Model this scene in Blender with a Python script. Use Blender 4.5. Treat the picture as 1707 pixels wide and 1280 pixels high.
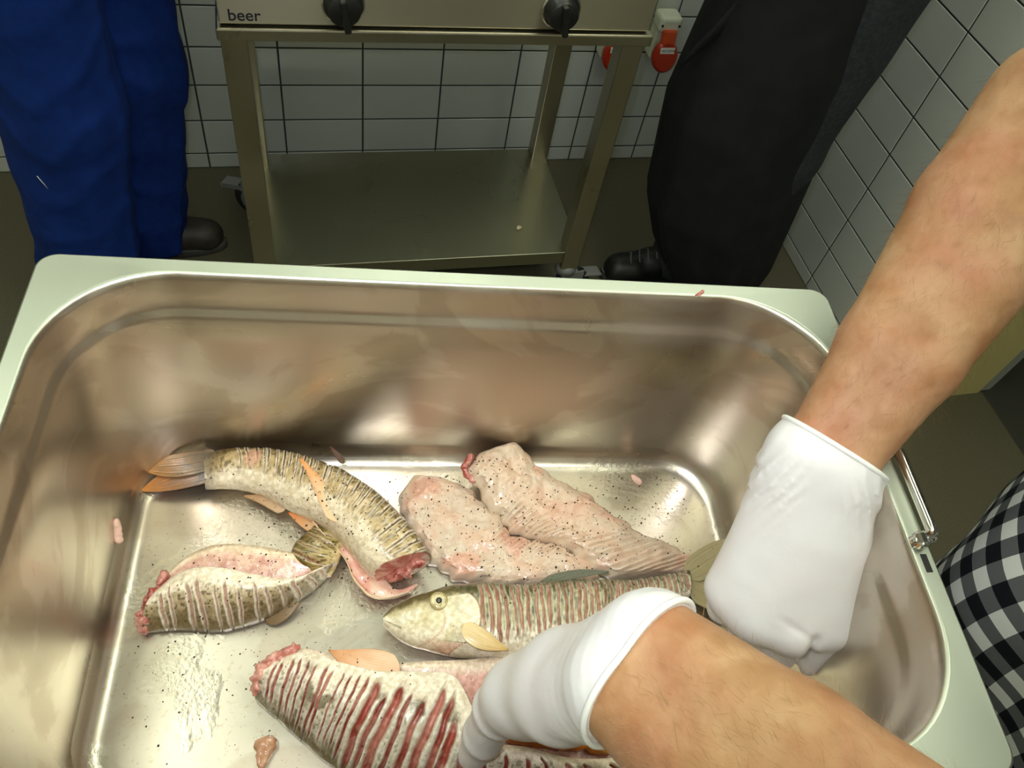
import bpy, bmesh, math, random
import numpy as np
from mathutils import Vector, Matrix
from mathutils.bvhtree import BVHTree

random.seed(7)
rng = np.random.default_rng(7)
for o in list(bpy.data.objects):
    bpy.data.objects.remove(o, do_unlink=True)
scene = bpy.context.scene
COL = scene.collection

# ------------------------------------------------------------------ camera
cam_d = bpy.data.cameras.new('camera')
cam = bpy.data.objects.new('camera', cam_d)
COL.objects.link(cam)
cam_d.sensor_width = 36.0
cam_d.lens = 1344.63 / 1707.0 * 36.0
cam_d.clip_start = 0.02
CR = Vector((0.9656195, -0.21420383, 0.1472946))
CD = Vector((-0.08925721, -0.80535044, -0.58604081))
CF = Vector((0.24415595, 0.55274533, -0.79678132))
CAM = Vector((0, 0, 1.486))
mw = Matrix.Identity(4)
for i in range(3):
    mw[i][0], mw[i][1], mw[i][2], mw[i][3] = CR[i], -CD[i], -CF[i], CAM[i]
cam.matrix_world = mw
scene.camera = cam

# ------------------------------------------------------------------ world, flash, exposure
wd = bpy.data.worlds.new('world')
scene.world = wd
wd.use_nodes = True
wd.node_tree.nodes['Background'].inputs[0].default_value = (0.9, 1.0, 0.8, 1)
wd.node_tree.nodes['Background'].inputs[1].default_value = 0.05
vs = scene.view_settings
vs.view_transform = 'Standard'
vs.look = 'None'
vs.gamma = 1.0
vs.exposure = 0.0
vs.use_curve_mapping = False

FLASH_W = 9.6
CEIL_E = 4.7
CEIL_C = (0.94, 1.0, 0.80)
fl = bpy.data.lights.new('camera_flash', 'SPOT')
fl.energy = FLASH_W
fl.color = (0.90, 0.93, 1.0)
fl.spot_size = math.radians(96)
fl.spot_blend = 1.0
fl.shadow_soft_size = 0.012
flo = bpy.data.objects.new('camera_flash', fl)
COL.objects.link(flo)
fm = mw @ Matrix.Rotation(math.radians(7), 4, 'X')
fp = CAM + CR * -0.035 - CD * 0.045 - CF * 0.005
for i in range(3):
    fm[i][3] = fp[i]
flo.matrix_world = fm

# ------------------------------------------------------------------ node materials
def newmat(name):
    m = bpy.data.materials.new(name)
    m.use_nodes = True
    nt = m.node_tree
    return m, nt, nt.nodes['Principled BSDF']

def c4(c):
    return (c[0], c[1], c[2], 1.0)

def M(name, col=(.5, .5, .5), rough=.5, metal=0.0, attr=None, var=None, bump=None, sss=0.0,
      sss_r=(1, .35, .2), sss_s=.004, coat=0.0, spec=.5, rvar=None, sheen=0.0, stretch=None):
    """var=(scale, colour2, lo, hi); bump=(scale, strength, distance); rvar=(scale, r0, r1)"""
    m, nt, b = newmat(name)
    N, L = nt.nodes, nt.links
    b.inputs['Metallic'].default_value = metal
    b.inputs['Roughness'].default_value = rough
    b.inputs['Specular IOR Level'].default_value = spec
    b.inputs['Coat Weight'].default_value = coat
    b.inputs['Coat Roughness'].default_value = .12
    b.inputs['Sheen Weight'].default_value = sheen
    if sss:
        b.inputs['Subsurface Weight'].default_value = sss
        b.inputs['Subsurface Radius'].default_value = sss_r
        b.inputs['Subsurface Scale'].default_value = sss_s
    tc = N.new('ShaderNodeTexCoord')
    vec = tc.outputs['Object']
    if stretch:
        mp = N.new('ShaderNodeMapping')
        mp.inputs['Scale'].default_value = stretch
        L.new(vec, mp.inputs['Vector'])
        vec = mp.outputs['Vector']
    src = None
    if attr:
        a = N.new('ShaderNodeAttribute')
        a.attribute_name = attr
        src = a.outputs['Color']
    if var:
        nz = N.new('ShaderNodeTexNoise')
        nz.inputs['Scale'].default_value = var[0]
        nz.inputs['Detail'].default_value = 6
        L.new(vec, nz.inputs['Vector'])
        mr = N.new('ShaderNodeMapRange')
        mr.inputs['From Min'].default_value = var[2]
        mr.inputs['From Max'].default_value = var[3]
        L.new(nz.outputs['Fac'], mr.inputs['Value'])
        mx = N.new('ShaderNodeMix')
        mx.data_type = 'RGBA'
        L.new(mr.outputs['Result'], mx.inputs['Factor'])
        if src:
            L.new(src, mx.inputs['A'])
            mu = N.new('ShaderNodeMix')
            mu.data_type = 'RGBA'
            mu.blend_type = 'MULTIPLY'
            mu.inputs['Factor'].default_value = 1
            L.new(src, mu.inputs['A'])
            mu.inputs['B'].default_value = c4(var[1])
            L.new(mu.outputs['Result'], mx.inputs['B'])
        else:
            mx.inputs['A'].default_value = c4(col)
            mx.inputs['B'].default_value = c4(var[1])
        src = mx.outputs['Result']
    if src:
        L.new(src, b.inputs['Base Color'])
    else:
        b.inputs['Base Color'].default_value = c4(col)
    if rvar:
        nz = N.new('ShaderNodeTexNoise')
        nz.inputs['Scale'].default_value = rvar[0]
        nz.inputs['Detail'].default_value = 5
        L.new(vec, nz.inputs['Vector'])
        mr = N.new('ShaderNodeMapRange')
        mr.inputs['From Min'].default_value = .35
        mr.inputs['From Max'].default_value = .65
        mr.inputs['To Min'].default_value = rvar[1]
        mr.inputs['To Max'].default_value = rvar[2]
        L.new(nz.outputs['Fac'], mr.inputs['Value'])
        L.new(mr.outputs['Result'], b.inputs['Roughness'])
    if bump:
        nz = N.new('ShaderNodeTexNoise')
        nz.inputs['Scale'].default_value = bump[0]
        nz.inputs['Detail'].default_value = 4
        L.new(vec, nz.inputs['Vector'])
        bp = N.new('ShaderNodeBump')
        bp.inputs['Strength'].default_value = bump[1]
        bp.inputs['Distance'].default_value = bump[2]
        L.new(nz.outputs['Fac'], bp.inputs['Height'])
        L.new(bp.outputs['Normal'], b.inputs['Normal'])
    return m

def gingham(name, size):
    m, nt, b = newmat(name)
    N, L = nt.nodes, nt.links
    a = N.new('ShaderNodeAttribute')
    a.attribute_name = 'cloth'
    sp = N.new('ShaderNodeSeparateXYZ')
    L.new(a.outputs['Vector'], sp.inputs[0])
    outs = []
    for ax in ('X', 'Y'):
        d = N.new('ShaderNodeMath'); d.operation = 'DIVIDE'; d.inputs[1].default_value = size * 2
        L.new(sp.outputs[ax], d.inputs[0])
        fr = N.new('ShaderNodeMath'); fr.operation = 'FRACT'
        L.new(d.outputs[0], fr.inputs[0])
        g = N.new('ShaderNodeMath'); g.operation = 'GREATER_THAN'; g.inputs[1].default_value = .5
        L.new(fr.outputs[0], g.inputs[0])
        outs.append(g.outputs[0])
    ad = N.new('ShaderNodeMath'); ad.operation = 'ADD'
    L.new(outs[0], ad.inputs[0]); L.new(outs[1], ad.inputs[1])
    hf = N.new('ShaderNodeMath'); hf.operation = 'MULTIPLY'; hf.inputs[1].default_value = .5
    L.new(ad.outputs[0], hf.inputs[0])
    cr = N.new('ShaderNodeValToRGB')
    cr.color_ramp.interpolation = 'CONSTANT'
    e = cr.color_ramp.elements
    e[0].position = 0; e[0].color = (.78, .79, .80, 1)
    e[1].position = .75; e[1].color = (.008, .009, .014, 1)
    k = e.new(.25); k.color = (.13, .135, .15, 1)
    L.new(hf.outputs[0], cr.inputs[0])
    L.new(cr.outputs[0], b.inputs['Base Color'])
    b.inputs['Roughness'].default_value = .85
    b.inputs['Specular IOR Level'].default_value = .15
    return m

STEEL = M('brushed_steel', (.56, .54, .50), .34, 1.0, rvar=(9, .26, .42))
STEEL_DK = M('stand_steel', (.50, .46, .36), .33, 1.0, rvar=(6, .26, .42))
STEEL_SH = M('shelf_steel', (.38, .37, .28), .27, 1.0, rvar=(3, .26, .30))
PANEL = M('panel_steel', (.52, .48, .38), .36, 1.0, bump=(90, .06, .001), stretch=(.15, 1, 8))
_b = PANEL.node_tree.nodes['Principled BSDF']
_b.inputs['Anisotropic'].default_value = .85
_b.inputs['Anisotropic Rotation'].default_value = .25
_tg = PANEL.node_tree.nodes.new('ShaderNodeTangent')
_tg.direction_type = 'RADIAL'; _tg.axis = 'Z'
PANEL.node_tree.links.new(_tg.outputs[0], _b.inputs['Tangent'])
CHROME = M('polished_steel', (.72, .70, .66), .14, 1.0)
TILE = M('white_glazed_tile', (.60, .62, .60), .16, var=(3, (.55, .57, .54), .4, .65), spec=.5)
GROUT = M('grey_grout', (.045, .052, .056), .9)
FLOORM = M('speckled_floor', (.118, .102, .064), .5, var=(420, (.070, .062, .038), .42, .62), bump=(500, .15, .001))
PAINT = M('cream_paint', (.62, .52, .24), .5)
FRAMEM = M('grey_frame', (.34, .34, .33), .45)
WHITEW = M('white_paint', (.66, .66, .58), .8)
CEILM = M('ceiling_paint', (.72, .72, .64), .9)
BLACKP = M('black_plastic', (.012, .012, .012), .35)
DARKG = M('dark_rubber', (.015, .017, .022), .6)
GREYP = M('grey_caster_plastic', (.22, .22, .22), .5)
REDP = M('red_plastic', (.42, .028, .008), .33)
CREAMP = M('cream_plastic', (.72, .76, .62), .4)
LABELW = M('white_label', (.75, .75, .72), .5)
INK = M('dark_ink', (.015, .012, .02), .6)
BLUEC = M('blue_cotton', (.005, .030, .205), .82, var=(55, (.004, .022, .165), .35, .7), bump=(700, .2, .0008), spec=.2)
BLACKC = M('black_cotton', (.011, .011, .012), .85, var=(20, (.015, .015, .016), .4, .7), bump=(500, .2, .0008), spec=.2)
JEANS = M('charcoal_denim', (.025, .027, .034), .85, var=(120, (.04, .042, .05), .4, .7), spec=.2)
SHOEB = M('brown_leather', (.035, .026, .020), .55, var=(40, (.02, .015, .012), .4, .6))
SHOEK = M('black_leather', (.010, .010, .010), .42)
LACE = M('grey_lace', (.14, .14, .15), .7)
SOLE = M('rubber_sole', (.05, .048, .045), .7)
SKIN = M('skin', (.62, .30, .155), .52, attr='col', var=(38, (.84, .68, .60), .38, .68), bump=(130, .45, .0022), sss=.12, sss_s=.006, spec=.35)
HAIRM = M('body_hair', (.34, .19, .075), .55, spec=.3)
HEADHAIR = M('dark_hair', (.04, .025, .015), .6)
GLOVE = M('white_latex', (.80, .785, .80), .42, var=(30, (.80, .755, .765), .35, .7), bump=(70, .22, .002), sss=.10, sss_r=(1, .75, .7), sss_s=.004, spec=.4)
BEAD = M('latex_bead', (.86, .86, .85), .4, sss=.1, sss_s=.003)
CHECK = gingham('black_white_gingham', .0115)
TROUS = M('dark_trouser_cotton', (.02, .02, .025), .85)
FISH = M('wet_fish_skin', (.5, .4, .3), .26, attr='col', var=(300, (.78, .74, .66), .40, .60), bump=(420, .30, .0010), spec=.55, coat=.35)
FLESH = M('wet_fish_flesh', (.7, .4, .3), .30, attr='col', var=(120, (.93, .86, .82), .36, .64), bump=(190, .35, .0016), sss=.15, sss_s=.004, spec=.55, coat=.35)
FIN = M('fish_fin', (.5, .2, .05), .32, attr='col', bump=(300, .2, .0006), spec=.5, coat=.15)
PEPPER = M('ground_pepper', (.035, .022, .012), .7, var=(900, (.09, .055, .022), .4, .6))
EYEW = M('fish_eye_ring', (.66, .58, .34), .12, coat=.6, var=(260, (.40, .33, .15), .42, .6))
EYEB = M('fish_pupil', (.012, .012, .012), .08, coat=.6)
ROE = M('yellow_roe', (.80, .42, .05), .25, coat=.4, sss=.15, var=(80, (.62, .22, .03), .4, .62), bump=(400, .4, .002))
BLOOD = M('dark_red_flesh', (.33, .055, .04), .22, coat=.5, var=(160, (.60, .26, .21), .4, .62), bump=(240, .6, .0025))

# pan steel: fine brushing, dried smears and wet streaks
def pan_steel():
    m, nt, b = newmat('pan_steel')
    N, L = nt.nodes, nt.links
    b.inputs['Metallic'].default_value = 1
    tc = N.new('ShaderNodeTexCoord')
    def noise(scale, detail=6, dist=0.0, vec=None):
        n = N.new('ShaderNodeTexNoise')
        n.inputs['Scale'].default_value = scale; n.inputs['Detail'].default_value = detail; n.inputs['Distortion'].default_value = dist
        L.new(vec or tc.outputs['Object'], n.inputs['Vector'])
        return n.outputs['Fac']
    def rng_(src, a, b_, c, d):
        r = N.new('ShaderNodeMapRange')
        for k, v in (('From Min', a), ('From Max', b_), ('To Min', c), ('To Max', d)):
            r.inputs[k].default_value = v
        L.new(src, r.inputs['Value'])
        return r.outputs['Result']
    def mix(f, A, B):
        x = N.new('ShaderNodeMix'); x.data_type = 'RGBA'
        L.new(f, x.inputs['Factor'])
        for k, v in (('A', A), ('B', B)):
            if isinstance(v, tuple): x.inputs[k].default_value = c4(v)
            else: L.new(v, x.inputs[k])
        return x.outputs['Result']
    def mul(a_, b_):
        x = N.new('ShaderNodeMath'); x.operation = 'MULTIPLY'
        L.new(a_, x.inputs[0]); L.new(b_, x.inputs[1])
        return x.outputs[0]
    smear = noise(8, 7, 1.4)
    col = mix(rng_(smear, .50, .55, 0, 1), (.62, .565, .49), (.53, .465, .385))
    film = rng_(noise(13, 5, .6), .50, .56, 0, 1)            # dried slime and wet film
    sp = N.new('ShaderNodeSeparateXYZ'); L.new(tc.outputs['Object'], sp.inputs[0])
    low = rng_(sp.outputs['Z'], .012, .002, 0, 1)
    film = mul(film, low)
    col = mix(rng_(film, 0, 1, 0, .45), col, (.54, .50, .41))
    drops = mul(rng_(noise(260, 3), .60, .66, 0, 1), low)
    col = mix(rng_(drops, 0, 1, 0, .5), col, (.50, .38, .28))
    L.new(col, b.inputs['Base Color'])
    L.new(rng_(smear, .35, .65, .26, .37), b.inputs['Roughness'])
    mp = N.new('ShaderNodeMapping'); mp.inputs['Scale'].default_value = (4, 60, 60)
    L.new(tc.outputs['Object'], mp.inputs['Vector'])
    bp = N.new('ShaderNodeBump'); bp.inputs['Strength'].default_value = .05; bp.inputs['Distance'].default_value = .0006
    L.new(noise(12, 2, 0, mp.outputs['Vector']), bp.inputs['Height'])
    bp2 = N.new('ShaderNodeBump'); bp2.inputs['Strength'].default_value = .35; bp2.inputs['Distance'].default_value = .0010
    L.new(mul(noise(330, 4), film), bp2.inputs['Height'])
    L.new(bp.outputs['Normal'], bp2.inputs['Normal'])
    L.new(bp2.outputs['Normal'], b.inputs['Normal'])
    return m
PANM = pan_steel()

def emitter(name, col, e):
    m, nt, b = newmat(name)
    b.inputs['Base Color'].default_value = (.8, .8, .8, 1)
    b.inputs['Emission Color'].default_value = c4(col)
    b.inputs['Emission Strength'].default_value = e
    return m

# ------------------------------------------------------------------ object helpers
def link(name, me, mat, parent=None, loc=None):
    o = bpy.data.objects.new(name, me)
    COL.objects.link(o)
    if mat and me and hasattr(me, 'materials'):
        me.materials.append(mat)
    if parent:
        o.parent = parent
    if loc is not None:
        o.location = loc
    return o

def tag(o, label=None, cat=None, group=None, kind=None):
    for k, v in (('label', label), ('category', cat), ('group', group), ('kind', kind)):
        if v:
            o[k] = v
    return o

def empty(name, loc=(0, 0, 0), rz=0.0):
    o = bpy.data.objects.new(name, None)
    COL.objects.link(o)
    o.location = loc
    o.rotation_euler = (0, 0, rz)
    o.empty_display_size = .05
    return o

def mesh(name, V, F, mat, parent=None, smooth=True, col=None, loc=None, cloth=None):
    me = bpy.data.meshes.new(name)
    V = np.asarray(V, float)
    if isinstance(F, np.ndarray):
        F = F.tolist()
    me.from_pydata(V.tolist(), [], F)
    me.update()
    if smooth:
        me.polygons.foreach_set('use_smooth', [True] * len(me.polygons))
    if col is not None:
        at = me.color_attributes.new('col', 'FLOAT_COLOR', 'POINT')
        c = np.ones((len(V), 4)); c[:, :3] = col
        at.data.foreach_set('color', c.ravel())
    if cloth is not None:
        at = me.attributes.new('cloth', 'FLOAT_VECTOR', 'POINT')
        at.data.foreach_set('vector', np.asarray(cloth, float).ravel())
    return link(name, me, mat, parent, loc)

def bm_obj(name, bm, mat, parent=None, smooth=False, loc=None):
    me = bpy.data.meshes.new(name)
    bm.to_mesh(me); bm.free()
    if smooth:
        me.polygons.foreach_set('use_smooth', [True] * len(me.polygons))
    return link(name, me, mat, parent, loc)

def bm_box(bm, lo, hi, bev=0.0, seg=2, M4=None):
    r = bmesh.ops.create_cube(bm, size=1)
    vs_ = r['verts']
    c = [(a + b) / 2 for a, b in zip(lo, hi)]
    s = [b - a for a, b in zip(lo, hi)]
    for v in vs_:
        v.co = Vector((c[0] + v.co.x * s[0], c[1] + v.co.y * s[1], c[2] + v.co.z * s[2]))
    if M4 is not None:
        for v in vs_:
            v.co = M4 @ v.co
    if bev:
        es = list({e for v in vs_ for e in v.link_edges})
        bmesh.ops.bevel(bm, geom=es, offset=bev, segments=seg, affect='EDGES', profile=.5)

def box(name, lo, hi, mat, parent=None, bev=0.0, seg=2, loc=None):
    bm = bmesh.new()
    bm_box(bm, lo, hi, bev, seg)
    return bm_obj(name, bm, mat, parent, False, loc)

def lathe_arr(profile, seg=24, axis=None, origin=(0, 0, 0)):
    """profile [(r,z)...]; axis = direction of z"""
    V = []; F = []
    n = len(profile)
    for r, z in profile:
        for k in range(seg):
            a = 2 * math.pi * k / seg
            V.append((r * math.cos(a), r * math.sin(a), z))
    for i in range(n - 1):
        for k in range(seg):
            k2 = (k + 1) % seg
            F.append([i * seg + k, i * seg + k2, (i + 1) * seg + k2, (i + 1) * seg + k])
    F.append([k for k in range(seg)][::-1])
    F.append([(n - 1) * seg + k for k in range(seg)])
    V = np.array(V)
    if axis is not None:
        q = Vector((0, 0, 1)).rotation_difference(Vector(axis).normalized()).to_matrix()
        V = V @ np.array(q).T
    return V + np.array(origin), F

def lathe(name, profile, mat, parent=None, seg=24, axis=None, origin=(0, 0, 0), smooth=True):
    V, F = lathe_arr(profile, seg, axis, origin)
    return mesh(name, V, F, mat, parent, smooth)

def tube_arr(P, R, seg=10, closed=False, cap=True):
    P = np.asarray(P, float)
    n = len(P)
    R = np.full(n, R) if np.isscalar(R) else np.asarray(R)
    if closed:
        T = np.roll(P, -1, 0) - np.roll(P, 1, 0)
    else:
        T = np.gradient(P, axis=0)
    T /= np.linalg.norm(T, axis=1)[:, None] + 1e-12
    ref = np.array([0, 0, 1.0]) if abs(T[0][2]) < .9 else np.array([1.0, 0, 0])
    V = []
    u = np.cross(T[0], ref); u /= np.linalg.norm(u)
    for i in range(n):
        u = u - T[i] * (u @ T[i]); u /= np.linalg.norm(u)
        w = np.cross(T[i], u)
        for k in range(seg):
            a = 2 * math.pi * k / seg
            V.append(P[i] + R[i] * (math.cos(a) * u + math.sin(a) * w))
    F = []
    for i in range(n if closed else n - 1):
        j = (i + 1) % n
        for k in range(seg):
            k2 = (k + 1) % seg
            F.append([i * seg + k, i * seg + k2, j * seg + k2, j * seg + k])
    if cap and not closed:
        F.append([k for k in range(seg)][::-1])
        F.append([(n - 1) * seg + k for k in range(seg)])
    return np.array(V), F

def tube(name, P, R, mat, parent=None, seg=10, closed=False):
    V, F = tube_arr(P, R, seg, closed)
    return mesh(name, V, F, mat, parent)

def text(name, s, size, mat, parent, M4, extrude=.0002):
    cu = bpy.data.curves.new(name, 'FONT')
    cu.body = s
    cu.size = size
    cu.extrude = extrude
    cu.offset = size * .012
    tmp = bpy.data.objects.new(name, cu)
    COL.objects.link(tmp)
    dg = bpy.context.evaluated_depsgraph_get()
    me = bpy.data.meshes.new_from_object(tmp.evaluated_get(dg))
    bpy.data.objects.remove(tmp, do_unlink=True)
    me.transform(M4)
    me.materials.clear()
    o = link(name, me, mat, parent)
    o['kind'] = 'stuff'
    return o

# value noise ------------------------------------------------------------
def _h(ix, iy, iz):
    n = (ix.astype(np.int64) * 73856093) ^ (iy.astype(np.int64) * 19349663) ^ (iz.astype(np.int64) * 83492791)
    n = (n ^ (n >> 13)) * 1274126177
    n = n & 0x7fffffff
    n = (n ^ (n >> 16)) & 0xffff
    return n / 65535.0

def vnoise(P, scale):
    P = np.asarray(P, float) * scale
    i = np.floor(P).astype(np.int64); f = P - i
    f = f * f * (3 - 2 * f)
    out = 0
    for dx in (0, 1):
        for dy in (0, 1):
            for dz in (0, 1):
                w = (f[..., 0] if dx else 1 - f[..., 0]) * (f[..., 1] if dy else 1 - f[..., 1]) * (f[..., 2] if dz else 1 - f[..., 2])
                out = out + w * _h(i[..., 0] + dx, i[..., 1] + dy, i[..., 2] + dz)
    return out

def fbm(P, scale, oct=3):
    return sum(vnoise(P, scale * 2 ** k) * .5 ** k for k in range(oct)) / sum(.5 ** k for k in range(oct))

def sst(a, b, x):
    t = np.clip((x - a) / (b - a + 1e-12), 0, 1)
    return t * t * (3 - 2 * t)

def mixc(a, b, t):
    t = np.asarray(t)[..., None]
    return np.asarray(a) * (1 - t) + np.asarray(b) * t

# signed distance bodies -----------------------------------------------------
def rc(P, a, b, r1, r2):
    a = np.asarray(a, float); b = np.asarray(b, float)
    ba = b - a
    L2 = ba @ ba + 1e-12
    t = np.clip(((P - a) @ ba) / L2, 0, 1)
    d = np.linalg.norm(P - a - t[:, None] * ba, axis=1)
    return d - (r1 + (r2 - r1) * t)

def sdf_eval(P, prims):
    """prim = (a, b, r1, r2, k)"""
    d = None
    for a, b, r1, r2, k in prims:
        e = rc(P, a, b, r1, r2)
        if d is None:
            d = e
        else:
            h = np.clip(.5 + .5 * (d - e) / k, 0, 1)
            d = d * (1 - h) + e * h - k * h * (1 - h)
    return d

def sdf_mesh(fn, lo, hi, res, block=6):
    lo = np.asarray(lo, float); hi = np.asarray(hi, float)
    nb = np.ceil((hi - lo) / (res * block)).astype(int) + 1
    gx = [lo[i] + (np.arange(nb[i]) + .5) * block * res for i in range(3)]
    Cc = np.stack(np.meshgrid(*gx, indexing='ij'), -1).reshape(-1, 3)
    dc = fn(Cc).reshape(nb)
    lim = block * res * 1.15 + .02
    act = np.abs(dc) < lim
    n = nb * block
    val = np.repeat(np.repeat(np.repeat(np.where(dc > 0, 1.0, -1.0), block, 0), block, 1), block, 2).astype(np.float32)
    am = np.repeat(np.repeat(np.repeat(act, block, 0), block, 1), block, 2)
    idx = np.argwhere(am)
    P = lo + (idx + .5) * res
    out = np.empty(len(P), np.float32)
    for s in range(0, len(P), 400000):
        out[s:s + 400000] = fn(P[s:s + 400000])
    val[am] = out
    ins = val < 0
    c = np.zeros(tuple(n - 1), np.int8)
    for dx in (0, 1):
        for dy in (0, 1):
            for dz in (0, 1):
                c += ins[dx:n[0] - 1 + dx, dy:n[1] - 1 + dy, dz:n[2] - 1 + dz]
    cells = np.argwhere((c > 0) & (c < 8))
    vid = np.full(tuple(n - 1), -1, np.int64)
    vid[tuple(cells.T)] = np.arange(len(cells))
    acc = np.zeros((len(cells), 3)); cnt = np.zeros(len(cells))
    for ax in range(3):
        o1, o2 = [a for a in range(3) if a != ax]
        for p in (0, 1):
            for q in (0, 1):
                s0 = cells.copy(); s0[:, o1] += p; s0[:, o2] += q
                s1 = s0.copy(); s1[:, ax] += 1
                v0 = val[tuple(s0.T)]; v1 = val[tuple(s1.T)]
                m = (v0 < 0) != (v1 < 0)
                t = np.where(m, v0 / np.where(m, v0 - v1, 1), 0)
                pt = s0 + 0.0
                pt[:, ax] += t
                acc[m] += pt[m]; cnt[m] += 1
    V = lo + (acc / cnt[:, None] + .5) * res
    F = []
    for ax in range(3):
        o1, o2 = (ax + 1) % 3, (ax + 2) % 3
        sl0 = [slice(None)] * 3; sl1 = [slice(None)] * 3
        sl0[ax] = slice(0, -1); sl1[ax] = slice(1, None)
        a0 = ins[tuple(sl0)]; a1 = ins[tuple(sl1)]
        e = np.argwhere(a0 != a1)
        ok = (e[:, o1] > 0) & (e[:, o2] > 0) & (e[:, o1] < n[o1] - 1) & (e[:, o2] < n[o2] - 1)
        e = e[ok]
        q = []
        for d1, d2 in ((-1, -1), (0, -1), (0, 0), (-1, 0)):
            s = e.copy(); s[:, o1] += d1; s[:, o2] += d2
            q.append(vid[tuple(s.T)])
        q = np.stack(q, 1)
        flip = ~ins[tuple(e.T)]
        q[flip] = q[flip][:, ::-1]
        F.append(q)
    F = np.concatenate(F)
    F = F[(F >= 0).all(1)]
    return V, F

def bounds(prims, pad=.03):
    A = np.array([list(p[0]) for p in prims] + [list(p[1]) for p in prims]); R = max(max(p[2], p[3]) for p in prims)
    return A.min(0) - R - pad, A.max(0) + R + pad

def vnormals(V, F):
    N_ = np.zeros_like(V)
    a, b, c, d = (V[F[:, i]] for i in range(4))
    fn = np.cross(c - a, d - b)
    for i in range(4):
        np.add.at(N_, F[:, i], fn)
    return N_ / (np.linalg.norm(N_, axis=1)[:, None] + 1e-12)

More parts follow.
